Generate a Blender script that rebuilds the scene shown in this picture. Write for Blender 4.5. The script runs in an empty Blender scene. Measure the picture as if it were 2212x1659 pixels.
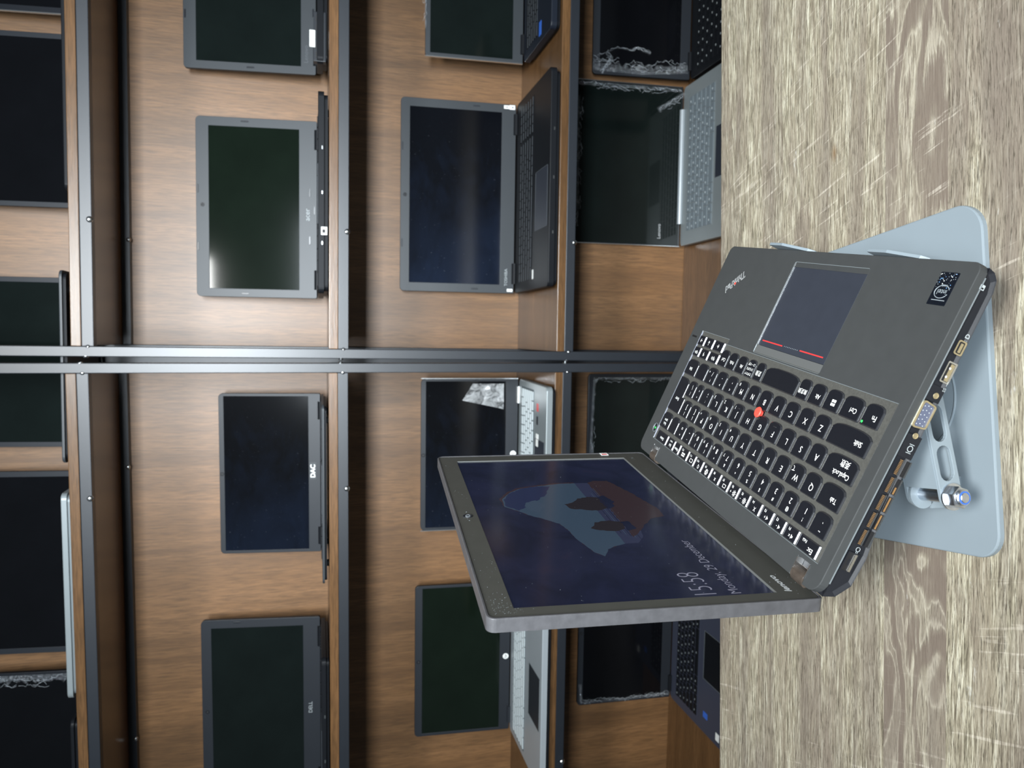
import bpy, math, random
from math import sin, cos, pi, radians as RAD, sqrt, atan2
from mathutils import Matrix, Vector, noise
from mathutils.geometry import tessellate_polygon

# ------------------------------------------------------------------ camera, light, world, exposure
SC = bpy.context.scene
COL = SC.collection
FOC = 1650.0                                   # focal length in pixels of the 2212 wide frame
cam_d = bpy.data.cameras.new('camera')
cam_d.sensor_fit = 'HORIZONTAL'
cam_d.sensor_width = 36.0
cam_d.lens = FOC / 2212.0 * 36.0
cam_d.clip_start = 0.01
cam_d.clip_end = 30.0
cam_d.dof.use_dof = True
cam_d.dof.focus_distance = 0.56
cam_d.dof.aperture_fstop = cam_d.lens / 1.8
cam = bpy.data.objects.new('camera', cam_d)
COL.objects.link(cam)
PITCH, YAW = RAD(14.25), RAD(3.5)
F = Vector((-sin(YAW) * cos(PITCH), cos(YAW) * cos(PITCH), -sin(PITCH)))
RT = Vector((cos(YAW), sin(YAW), 0.0))
UPV = RT.cross(F)
# the phone was held on its side: picture right = world down, picture top = world right
cx, cy, cz = -UPV, RT, -F
cam.matrix_world = Matrix(((cx.x, cy.x, cz.x, 0), (cx.y, cy.y, cz.y, 0), (cx.z, cy.z, cz.z, 0), (0, 0, 0, 1)))
SC.camera = cam

W = bpy.data.worlds.new('world')
SC.world = W
W.use_nodes = True
wb = W.node_tree.nodes['Background']
wb.inputs[0].default_value = (0.80, 0.92, 1.0, 1)
wb.inputs[1].default_value = 0.08

def area(name, loc, target, sx, sy, power, col, spread=180):
    l = bpy.data.lights.new(name, 'AREA')
    l.shape = 'RECTANGLE'; l.size = sx; l.size_y = sy
    l.energy = power; l.color = col; l.spread = RAD(spread)
    o = bpy.data.objects.new(name, l); COL.objects.link(o)
    o.location = loc
    o.rotation_euler = (Vector(target) - Vector(loc)).to_track_quat('-Z', 'Y').to_euler()
    return o
area('window_daylight', (0.10, -0.54, 0.37), (0.10, 1.5, 0.14), 0.85, 0.24, 22.0, (0.86, 0.94, 1.0), 88)
area('ceiling_panel', (0.12, -0.72, 1.20), (0.05, 0.52, -0.40), 0.50, 0.36, 18.0, (0.97, 0.98, 0.96), 88)

SC.view_settings.view_transform = 'Standard'
SC.view_settings.look = 'None'
SC.view_settings.exposure = 0.0
SC.view_settings.gamma = 1.0
SC.view_settings.use_curve_mapping = False

# ------------------------------------------------------------------ materials
def srgb(r, g, b):
    f = lambda c: (c / 255 / 12.92) if c <= 10.3 else ((c / 255 + 0.055) / 1.055) ** 2.4
    return (f(r), f(g), f(b), 1.0)

def mat(name, col, rough=0.5, metal=0.0, spec=0.5, coat=0.0, noise_amt=0.0, nscale=200.0, bump=0.0, bscale=600.0, emit=None, estr=0.0):
    m = bpy.data.materials.new(name); m.use_nodes = True
    nt = m.node_tree; b = nt.nodes['Principled BSDF']
    b.inputs['Roughness'].default_value = rough
    b.inputs['Metallic'].default_value = metal
    b.inputs['Specular IOR Level'].default_value = spec
    b.inputs['Coat Weight'].default_value = coat
    tc = nt.nodes.new('ShaderNodeTexCoord')
    n = nt.nodes.new('ShaderNodeTexNoise'); n.inputs['Scale'].default_value = nscale; n.inputs['Detail'].default_value = 4
    nt.links.new(tc.outputs['Object'], n.inputs['Vector'])
    mx = nt.nodes.new('ShaderNodeMix'); mx.data_type = 'RGBA'
    k = noise_amt
    mx.inputs[6].default_value = (col[0] * (1 - k), col[1] * (1 - k), col[2] * (1 - k), 1)
    mx.inputs[7].default_value = (min(1, col[0] * (1 + k)), min(1, col[1] * (1 + k)), min(1, col[2] * (1 + k)), 1)
    nt.links.new(n.outputs['Fac'], mx.inputs[0])
    nt.links.new(mx.outputs[2], b.inputs['Base Color'])
    if bump > 0:
        n2 = nt.nodes.new('ShaderNodeTexNoise'); n2.inputs['Scale'].default_value = bscale; n2.inputs['Detail'].default_value = 3
        nt.links.new(tc.outputs['Object'], n2.inputs['Vector'])
        bp = nt.nodes.new('ShaderNodeBump'); bp.inputs['Strength'].default_value = bump; bp.inputs['Distance'].default_value = 0.0003
        nt.links.new(n2.outputs['Fac'], bp.inputs['Height']); nt.links.new(bp.outputs[0], b.inputs['Normal'])
    if emit is not None:
        b.inputs['Emission Color'].default_value = emit
        b.inputs['Emission Strength'].default_value = estr
    return m

def ramp(nt, fac, stops):
    r = nt.nodes.new('ShaderNodeValToRGB')
    while len(r.color_ramp.elements) < len(stops): r.color_ramp.elements.new(0.5)
    for e, (p, c) in zip(r.color_ramp.elements, stops): e.position = p; e.color = c
    nt.links.new(fac, r.inputs[0])
    return r.outputs[0]

def nnoise(nt, vec, scale, detail=4, rough=0.55, dist=0.0):
    n = nt.nodes.new('ShaderNodeTexNoise')
    n.inputs['Scale'].default_value = scale; n.inputs['Detail'].default_value = detail
    n.inputs['Roughness'].default_value = rough; n.inputs['Distortion'].default_value = dist
    nt.links.new(vec, n.inputs['Vector'])
    return n.outputs['Fac']

def nmap(nt, vec, scale=(1, 1, 1), loc=(0, 0, 0), rot=(0, 0, 0)):
    n = nt.nodes.new('ShaderNodeMapping')
    n.inputs['Scale'].default_value = scale; n.inputs['Location'].default_value = loc; n.inputs['Rotation'].default_value = rot
    nt.links.new(vec, n.inputs['Vector'])
    return n.outputs[0]

def nmix(nt, fac, a, b, mode='MIX'):
    n = nt.nodes.new('ShaderNodeMix'); n.data_type = 'RGBA'; n.blend_type = mode
    for i, v in ((0, fac), (6, a), (7, b)):
        if hasattr(v, 'links') or hasattr(v, 'is_linked'): nt.links.new(v, n.inputs[i])
        else: n.inputs[i].default_value = v
    return n.outputs[2]

def nmath(nt, op, a, b=0.0):
    n = nt.nodes.new('ShaderNodeMath'); n.operation = op
    for i, v in enumerate((a, b)):
        if hasattr(v, 'is_linked'): nt.links.new(v, n.inputs[i])
        else: n.inputs[i].default_value = v
    return n.outputs[0]

def laminate(name, axis, rough=0.42, k=1.0):
    """brown walnut laminate, grain along the given object axis"""
    m = bpy.data.materials.new(name); m.use_nodes = True
    nt = m.node_tree; b = nt.nodes['Principled BSDF']
    tc = nt.nodes.new('ShaderNodeTexCoord').outputs['Object']
    s = [1, 1, 1]; s['XYZ'.index(axis)] = 0.06
    v = nmap(nt, tc, tuple(s))
    fine = nnoise(nt, v, 470, 5, 0.65)
    mid = nnoise(nt, v, 38, 4, 0.5, 0.4)
    wide = nnoise(nt, v, 7, 3, 0.5)
    c = ramp(nt, mid, [(0.25, srgb(94, 66, 40)), (0.5, srgb(113, 81, 50)), (0.75, srgb(128, 93, 60))])
    c = nmix(nt, ramp(nt, fine, [(0.40, (0, 0, 0, 1)), (0.66, (0.85, 0.85, 0.85, 1))]), c, srgb(84, 60, 37))
    w = ramp(nt, wide, [(0.35, (0.80, 0.80, 0.80, 1)), (0.65, (1.08, 1.06, 1.04, 1))])
    c = nmix(nt, 1.0, c, w, 'MULTIPLY')
    c = nmix(nt, 1.0, c, (1.20 * k, 1.23 * k, 1.27 * k, 1), 'MULTIPLY')
    nt.links.new(c, b.inputs['Base Color'])
    b.inputs['Roughness'].default_value = rough
    b.inputs['Specular IOR Level'].default_value = 0.66
    bp = nt.nodes.new('ShaderNodeBump'); bp.inputs['Strength'].default_value = 0.25; bp.inputs['Distance'].default_value = 0.0004
    nt.links.new(fine, bp.inputs['Height']); nt.links.new(bp.outputs[0], b.inputs['Normal'])
    return m

def desk_wood():
    """greyed rustic oak decor, grain along X, three plank widths, pale saw marks across the grain"""
    m = bpy.data.materials.new('desk_wood'); m.use_nodes = True
    nt = m.node_tree; b = nt.nodes['Principled BSDF']
    tc = nt.nodes.new('ShaderNodeTexCoord').outputs['Object']
    sx = nt.nodes.new('ShaderNodeSeparateXYZ'); nt.links.new(tc, sx.inputs[0])
    Y = sx.outputs[1]
    # plank index: seams at y = 0.5175, 0.455
    p1 = nmath(nt, 'GREATER_THAN', Y, 0.4664); p2 = nmath(nt, 'GREATER_THAN', Y, 0.4102)
    idx = nmath(nt, 'ADD', p1, p2)
    cmb = nt.nodes.new('ShaderNodeCombineXYZ')
    nt.links.new(nmath(nt, 'MULTIPLY', idx, 3.7), cmb.inputs[0]); nt.links.new(nmath(nt, 'MULTIPLY', idx, 1.3), cmb.inputs[2])
    add = nt.nodes.new('ShaderNodeVectorMath'); add.operation = 'ADD'
    nt.links.new(tc, add.inputs[0]); nt.links.new(cmb.outputs[0], add.inputs[1])
    base = add.outputs[0]
    warp = nt.nodes.new('ShaderNodeTexNoise'); warp.inputs['Scale'].default_value = 9; warp.inputs['Detail'].default_value = 2
    nt.links.new(base, warp.inputs['Vector'])
    wv = nt.nodes.new('ShaderNodeVectorMath'); wv.operation = 'SCALE'; wv.inputs[3].default_value = 0.007
    nt.links.new(warp.outputs['Color'], wv.inputs[0])
    a2 = nt.nodes.new('ShaderNodeVectorMath'); a2.operation = 'ADD'
    nt.links.new(base, a2.inputs[0]); nt.links.new(wv.outputs[0], a2.inputs[1])
    v = nmap(nt, a2.outputs[0], (0.065, 1, 1))
    vf = nmap(nt, a2.outputs[0], (0.05, 1, 1))
    fine = nnoise(nt, vf, 1500, 3, 0.7)
    strk = nnoise(nt, v, 560, 4, 0.72, 0.25)
    mid = nnoise(nt, nmap(nt, a2.outputs[0], (0.05, 1, 1)), 90, 4, 0.6, 0.5)
    blot = nnoise(nt, nmap(nt, base, (0.30, 1, 1)), 14, 4, 0.6, 0.8)
    c = ramp(nt, strk, [(0.34, srgb(96, 90, 74)), (0.46, srgb(150, 143, 122)), (0.55, srgb(188, 182, 160)), (0.68, srgb(222, 219, 199))])
    c = nmix(nt, ramp(nt, mid, [(0.40, (0.62, 0.62, 0.62, 1)), (0.60, (0, 0, 0, 1))]), c, srgb(140, 129, 112))
    c = nmix(nt, ramp(nt, blot, [(0.52, (0, 0, 0, 1)), (0.64, (0.55, 0.55, 0.55, 1))]), c, srgb(128, 116, 106))
    band = nnoise(nt, nmap(nt, base, (0.05, 1, 1), (0.0, 0.37, 0.0)), 34, 3, 0.55, 0.3)
    c = nmix(nt, ramp(nt, band, [(0.46, (0, 0, 0, 1)), (0.62, (0.60, 0.60, 0.60, 1))]), c, srgb(120, 110, 100))
    c = nmix(nt, ramp(nt, fine, [(0.39, (0.85, 0.85, 0.85, 1)), (0.47, (0, 0, 0, 1))]), c, srgb(74, 67, 56))
    c = nmix(nt, nmath(nt, 'MULTIPLY', nmath(nt, 'SUBTRACT', p2, p1), 0.42), c, srgb(134, 124, 112))
    # cathedral figure: contour bands of a stretched noise field, strongest on the middle plank
    fld = nnoise(nt, nmap(nt, base, (0.34, 1, 1), (0.31, 0.1, 0)), 15, 3, 0.5, 0.4)
    wob = nmath(nt, 'ADD', nmath(nt, 'MULTIPLY', fld, 42.0), nmath(nt, 'MULTIPLY', strk, 2.2))
    bnd = nmath(nt, 'ADD', nmath(nt, 'MULTIPLY', nmath(nt, 'SINE', wob), 0.5), 0.5)
    msk = nmath(nt, 'MULTIPLY', nmath(nt, 'SUBTRACT', p1, -0.35), ramp(nt, nnoise(nt, nmap(nt, base, (0.6, 1, 1)), 10, 2, 0.5), [(0.44, (0, 0, 0, 1)), (0.56, (0.6, 0.6, 0.6, 1))]))
    only = nmath(nt, 'SUBTRACT', p2, p1)
    mk = nmath(nt, 'MAXIMUM', nmath(nt, 'MULTIPLY', only, ramp(nt, nnoise(nt, nmap(nt, base, (0.6, 1, 1)), 9, 2, 0.5), [(0.36, (0.2, 0.2, 0.2, 1)), (0.48, (1, 1, 1, 1))])), nmath(nt, 'MULTIPLY', msk, 0.10))
    c = nmix(nt, nmath(nt, 'MULTIPLY', mk, ramp(nt, bnd, [(0.30, (0.75, 0.75, 0.75, 1)), (0.62, (0, 0, 0, 1))])), c, srgb(112, 100, 90))
    c = nmix(nt, nmath(nt, 'MULTIPLY', mk, ramp(nt, bnd, [(0.62, (0, 0, 0, 1)), (0.74, (0.40, 0.40, 0.40, 1)), (0.88, (0, 0, 0, 1))])), c, srgb(206, 199, 180))
    # pale oblique saw marks
    sv = nmap(nt, tc, (1, 1, 1), (0, 0, 0), (0, 0, RAD(74)))
    s1 = nnoise(nt, nmap(nt, sv, (0.07, 1, 1)), 260, 3, 0.6, 0.2)
    s1 = ramp(nt, s1, [(0.60, (0, 0, 0, 1)), (0.66, (1, 1, 1, 1))])
    patch = ramp(nt, nnoise(nt, tc, 9, 2, 0.5), [(0.42, (0, 0, 0, 1)), (0.54, (1, 1, 1, 1))])
    saw = nmath(nt, 'MULTIPLY', s1, patch)
    saw = nmath(nt, 'MULTIPLY', saw, ramp(nt, strk, [(0.38, (0.1, 0.1, 0.1, 1)), (0.6, (1, 1, 1, 1))]))
    c = nmix(nt, nmath(nt, 'MULTIPLY', saw, 0.45), c, srgb(226, 218, 202))
    # whitish worn flecks
    fl = ramp(nt, nnoise(nt, nmap(nt, tc, (0.35, 1, 1)), 60, 5, 0.75), [(0.66, (0, 0, 0, 1)), (0.74, (0.55, 0.55, 0.55, 1))])
    c = nmix(nt, fl, c, srgb(212, 212, 206))
    # small brown knot mark
    d = nt.nodes.new('ShaderNodeVectorMath'); d.operation = 'DISTANCE'; d.inputs[1].default_value = (0.175, 0.583, 0)
    nt.links.new(nmap(nt, tc, (0.45, 1, 0)), d.inputs[0]); d.inputs[1].default_value = (0.180 * 0.45, 0.5227, 0)
    kn = ramp(nt, d.outputs[1], [(0.0015, (0.8, 0.8, 0.8, 1)), (0.0032, (0, 0, 0, 1))])
    c = nmix(nt, kn, c, srgb(120, 92, 60))
    # plank seams
    c = nmix(nt, 1.0, c, (0.70, 0.70, 0.71, 1), 'MULTIPLY')
    nt.links.new(c, b.inputs['Base Color'])
    b.inputs['Roughness'].default_value = 0.55
    b.inputs['Specular IOR Level'].default_value = 0.35
    bp = nt.nodes.new('ShaderNodeBump'); bp.inputs['Strength'].default_value = 0.5; bp.inputs['Distance'].default_value = 0.0005
    hm = nmath(nt, 'ADD', strk, nmath(nt, 'MULTIPLY', fine, 0.6))
    nt.links.new(hm, bp.inputs['Height']); nt.links.new(bp.outputs[0], b.inputs['Normal'])
    return m

def plastic_film():
    m = bpy.data.materials.new('plastic_film'); m.use_nodes = True
    nt = m.node_tree; nt.nodes.clear()
    out = nt.nodes.new('ShaderNodeOutputMaterial')
    tr = nt.nodes.new('ShaderNodeBsdfTransparent')
    gl = nt.nodes.new('ShaderNodeBsdfGlossy'); gl.inputs['Roughness'].default_value = 0.12; gl.inputs['Color'].default_value = (0.9, 0.95, 1, 1)
    df = nt.nodes.new('ShaderNodeBsdfDiffuse'); df.inputs['Color'].default_value = (0.7, 0.75, 0.8, 1)
    m1 = nt.nodes.new('ShaderNodeMixShader'); m1.inputs[0].default_value = 0.35
    m2 = nt.nodes.new('ShaderNodeMixShader')
    tc = nt.nodes.new('ShaderNodeTexCoord').outputs['Object']
    n = nnoise(nt, tc, 190, 5, 0.7, 1.2)
    f = ramp(nt, n, [(0.42, (0.05, 0.05, 0.05, 1)), (0.56, (0.22, 0.22, 0.22, 1)), (0.72, (0.8, 0.8, 0.8, 1))])
    bp = nt.nodes.new('ShaderNodeBump'); bp.inputs['Strength'].default_value = 1.0; bp.inputs['Distance'].default_value = 0.004
    nt.links.new(n, bp.inputs['Height']); nt.links.new(bp.outputs[0], gl.inputs['Normal'])
    nt.links.new(gl.outputs[0], m1.inputs[1]); nt.links.new(df.outputs[0], m1.inputs[2])
    nt.links.new(f, m2.inputs[0]); nt.links.new(tr.outputs[0], m2.inputs[1]); nt.links.new(m1.outputs[0], m2.inputs[2])
    nt.links.new(m2.outputs[0], out.inputs[0])
    return m

def lcd(name, col, rough=0.07, smear=0.0):
    """switched off panel: near black, glossy, with optional grease smears"""
    m = bpy.data.materials.new(name); m.use_nodes = True
    nt = m.node_tree; b = nt.nodes['Principled BSDF']
    tc = nt.nodes.new('ShaderNodeTexCoord').outputs['Object']
    b.inputs['Roughness'].default_value = rough
    if smear > 0:
        n0 = nnoise(nt, nmap(nt, tc, (0.55, 1, 1), rot=(0, 0, 0.5)), 13, 7, 0.62, 0.5)
        sxy = nt.nodes.new('ShaderNodeSeparateXYZ'); nt.links.new(tc, sxy.inputs[0])
        grd = nmath(nt, 'MULTIPLY', nmath(nt, 'SUBTRACT', 0.02, sxy.outputs[0]), 1.6)
        n = nmath(nt, 'ADD', n0, grd)
        f = ramp(nt, n, [(0.40, (0, 0, 0, 1)), (0.95, (smear, smear, smear, 1))])
        sp = nnoise(nt, nmap(nt, tc, (1, 0.35, 1)), 420, 2, 0.6)
        f2 = ramp(nt, sp, [(0.70, (0, 0, 0, 1)), (0.76, (smear * 1.2, smear * 1.2, smear * 1.2, 1))])
        c = nmix(nt, f, col, srgb(70, 95, 140))
        c = nmix(nt, nmath(nt, 'MULTIPLY', f2, n), c, srgb(190, 200, 215))
        nt.links.new(c, b.inputs['Base Color'])
    else:
        n = nnoise(nt, tc, 12, 3)
        c = nmix(nt, n, (col[0] * 0.7, col[1] * 0.7, col[2] * 0.7, 1), (col[0] * 1.4, col[1] * 1.4, col[2] * 1.4, 1))
        nt.links.new(c, b.inputs['Base Color'])
    return m

def emat(name, col, strength=1.0):
    m = mat(name, (0.004, 0.004, 0.006, 1), 0.13, spec=0.5, emit=col, estr=strength * 0.62)
    return m

M = {}
M['lamZ'] = laminate('walnut_laminate_panel', 'Z', 0.46)
M['lamX'] = laminate('walnut_laminate_board', 'X', 0.27, 0.64)
M['rack'] = mat('black_rack_steel', (0.010, 0.013, 0.018, 1), 0.40, spec=0.66, noise_amt=0.12, nscale=60, bump=0.15, bscale=900)
M['screw'] = mat('zinc_screw', (0.75, 0.78, 0.8, 1), 0.22, metal=1.0)
M['desk'] = desk_wood()
M['desk_leg'] = mat('desk_leg_steel', (0.05, 0.05, 0.055, 1), 0.45)
M['wall'] = mat('wall_paint', (0.45, 0.43, 0.40, 1), 0.8, noise_amt=0.05, nscale=8)
M['floor'] = mat('floor_tile', (0.22, 0.21, 0.20, 1), 0.5, noise_amt=0.1, nscale=5)
M['cover'] = mat('soft_touch_cover', (0.035, 0.0375, 0.0385, 1), 0.52, spec=0.3, noise_amt=0.10, nscale=90, bump=0.12, bscale=2500)
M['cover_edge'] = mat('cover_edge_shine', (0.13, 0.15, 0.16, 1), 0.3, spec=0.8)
M['case'] = mat('black_case', (0.009, 0.010, 0.013, 1), 0.5, spec=0.25, noise_amt=0.1, nscale=200, bump=0.1, bscale=2500)
M['kframe'] = mat('dusty_keyboard_frame', (0.052, 0.052, 0.047, 1), 0.6, noise_amt=0.35, nscale=700, bump=0.3, bscale=1800)
M['key'] = mat('key_plastic', (0.006, 0.007, 0.010, 1), 0.40, spec=0.25, noise_amt=0.15, nscale=500)
M['key_side'] = mat('key_skirt_plastic', (0.016, 0.017, 0.020, 1), 0.22, spec=0.9)
M['keyglint'] = mat('key_edge_glint', (0.34, 0.36, 0.44, 1), 0.35, metal=0.5)  # pale tone that paints the bright reflection along key edges
M['legend'] = mat('key_legend_white', (0.85, 0.87, 0.85, 1), 0.5)
M['legblue'] = mat('key_legend_blue', (0.22, 0.45, 0.85, 1), 0.5)
M['red'] = mat('red_rubber', (0.80, 0.06, 0.04, 1), 0.55, noise_amt=0.25, nscale=1500)
M['redline'] = mat('red_stripe', (0.62, 0.03, 0.03, 1), 0.45)
M['pad'] = mat('touchpad_surface', (0.022, 0.026, 0.036, 1), 0.42, spec=0.4, noise_amt=0.1, nscale=100)
M['padbar'] = mat('touchpad_button_bar', (0.080, 0.084, 0.084, 1), 0.4)
M['silver'] = mat('bright_metal', (0.75, 0.77, 0.78, 1), 0.25, metal=1.0, noise_amt=0.1, nscale=300)
M['brass'] = mat('dull_gold_shell', (0.55, 0.47, 0.30, 1), 0.35, metal=0.85, noise_amt=0.2, nscale=400)
M['copper'] = mat('copper_fins', (0.42, 0.24, 0.10, 1), 0.4, metal=0.7, noise_amt=0.3, nscale=900)
M['vga'] = mat('vga_blue_grey', (0.07, 0.08, 0.12, 1), 0.5)
M['hole'] = mat('dark_recess', (0.004, 0.004, 0.005, 1), 0.6)
M['hinge'] = mat('worn_hinge', (0.045, 0.035, 0.028, 1), 0.5, noise_amt=0.5, nscale=250, bump=0.4, bscale=700)
M['bezel'] = mat('matte_bezel', (0.042, 0.042, 0.037, 1), 0.5, spec=0.4, noise_amt=0.14, nscale=60, bump=0.15, bscale=2000)
M['lidshell'] = mat('worn_lid_shell', (0.050, 0.050, 0.054, 1), 0.38, spec=0.55, noise_amt=0.35, nscale=160, bump=0.3, bscale=500)
M['screenglass'] = mat('screen_frame_black', (0.004, 0.004, 0.005, 1), 0.25)
M['green'] = mat('green_led', (0.0, 0.3, 0.02, 1), 0.4, emit=(0.05, 1.0, 0.12, 1), estr=2.5)
M['white'] = mat('white_label', (0.80, 0.82, 0.80, 1), 0.5, noise_amt=0.1, nscale=300)
M['logo'] = mat('logo_silver', (0.55, 0.57, 0.58, 1), 0.35, metal=0.3)
M['bluest'] = mat('blue_sticker', (0.03, 0.12, 0.50, 1), 0.4, noise_amt=0.3, nscale=200)
M['sticker_dark'] = mat('dark_holo_sticker', (0.004, 0.006, 0.010, 1), 0.18, noise_amt=0.5, nscale=900)
M['stand'] = mat('painted_stand_metal', (0.165, 0.20, 0.225, 1), 0.42, spec=0.5, noise_amt=0.03, nscale=40, bump=0.05, bscale=2500)
M['zinc'] = mat('zinc_nut', (0.62, 0.66, 0.72, 1), 0.28, metal=1.0, noise_amt=0.25, nscale=400)
M['nylon'] = mat('blue_nylon_insert', (0.03, 0.10, 0.35, 1), 0.5)
M['film'] = plastic_film()
M['ridge'] = mat('film_ridge', (0.40, 0.43, 0.46, 1), 0.2, spec=1.0)
M['gbez'] = mat('grey_plastic_bezel', (0.028, 0.033, 0.038, 1), 0.45, spec=0.4, noise_amt=0.06, nscale=30)
M['gbez2'] = mat('charcoal_bezel', (0.016, 0.019, 0.024, 1), 0.45, spec=0.35, noise_amt=0.06, nscale=30)
M['bbez'] = mat('black_gloss_bezel', (0.012, 0.014, 0.018, 1), 0.3, spec=0.5)
M['bbase'] = mat('black_laptop_base', (0.007, 0.008, 0.010, 1), 0.45, spec=0.12, noise_amt=0.1, nscale=60)
M['nbase'] = mat('navy_laptop_base', (0.008, 0.011, 0.018, 1), 0.4, spec=0.3)
M['slate'] = mat('slate_laptop_base', (0.040, 0.046, 0.070, 1), 0.42, spec=0.4)
M['sbase'] = mat('silver_laptop_base', (0.36, 0.40, 0.43, 1), 0.38, metal=0.35, noise_amt=0.04, nscale=40)
M['gbase'] = mat('grey_silver_base', (0.22, 0.25, 0.26, 1), 0.4, metal=0.3, noise_amt=0.04, nscale=40)
M['keyw'] = mat('pale_keycaps', (0.50, 0.56, 0.58, 1), 0.5)
M['keyg'] = mat('grey_keycaps', (0.13, 0.16, 0.18, 1), 0.5)
M['keyb'] = mat('black_keycaps', (0.006, 0.007, 0.009, 1), 0.5, spec=0.15)
M['keyd'] = mat('key_gap_dark', (0.07, 0.09, 0.10, 1), 0.6)
M['dim'] = mat('dim_legend', (0.22, 0.25, 0.27, 1), 0.6)
M['faint'] = mat('faint_key_outline', (0.07, 0.08, 0.09, 1), 0.6)
M['iconw'] = mat('printed_icon', (0.30, 0.33, 0.34, 1), 0.6)
M['foot'] = mat('rubber_foot', (0.02, 0.02, 0.02, 1), 0.7)
M['redst'] = mat('red_sticker', (0.55, 0.05, 0.05, 1), 0.4)
M['lcd_green'] = lcd('lcd_off_green', srgb(12, 20, 14))
M['lcd_black'] = lcd('lcd_off_black', srgb(8, 9, 12))
M['lcd_teal'] = lcd('lcd_off_teal', srgb(13, 19, 18))
M['lcd_smear'] = lcd('lcd_off_smeared', srgb(8, 10, 15), 0.10, 0.07)
M['lcd_smear2'] = lcd('lcd_off_dusty', srgb(7, 8, 11), 0.09, 0.05)

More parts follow.
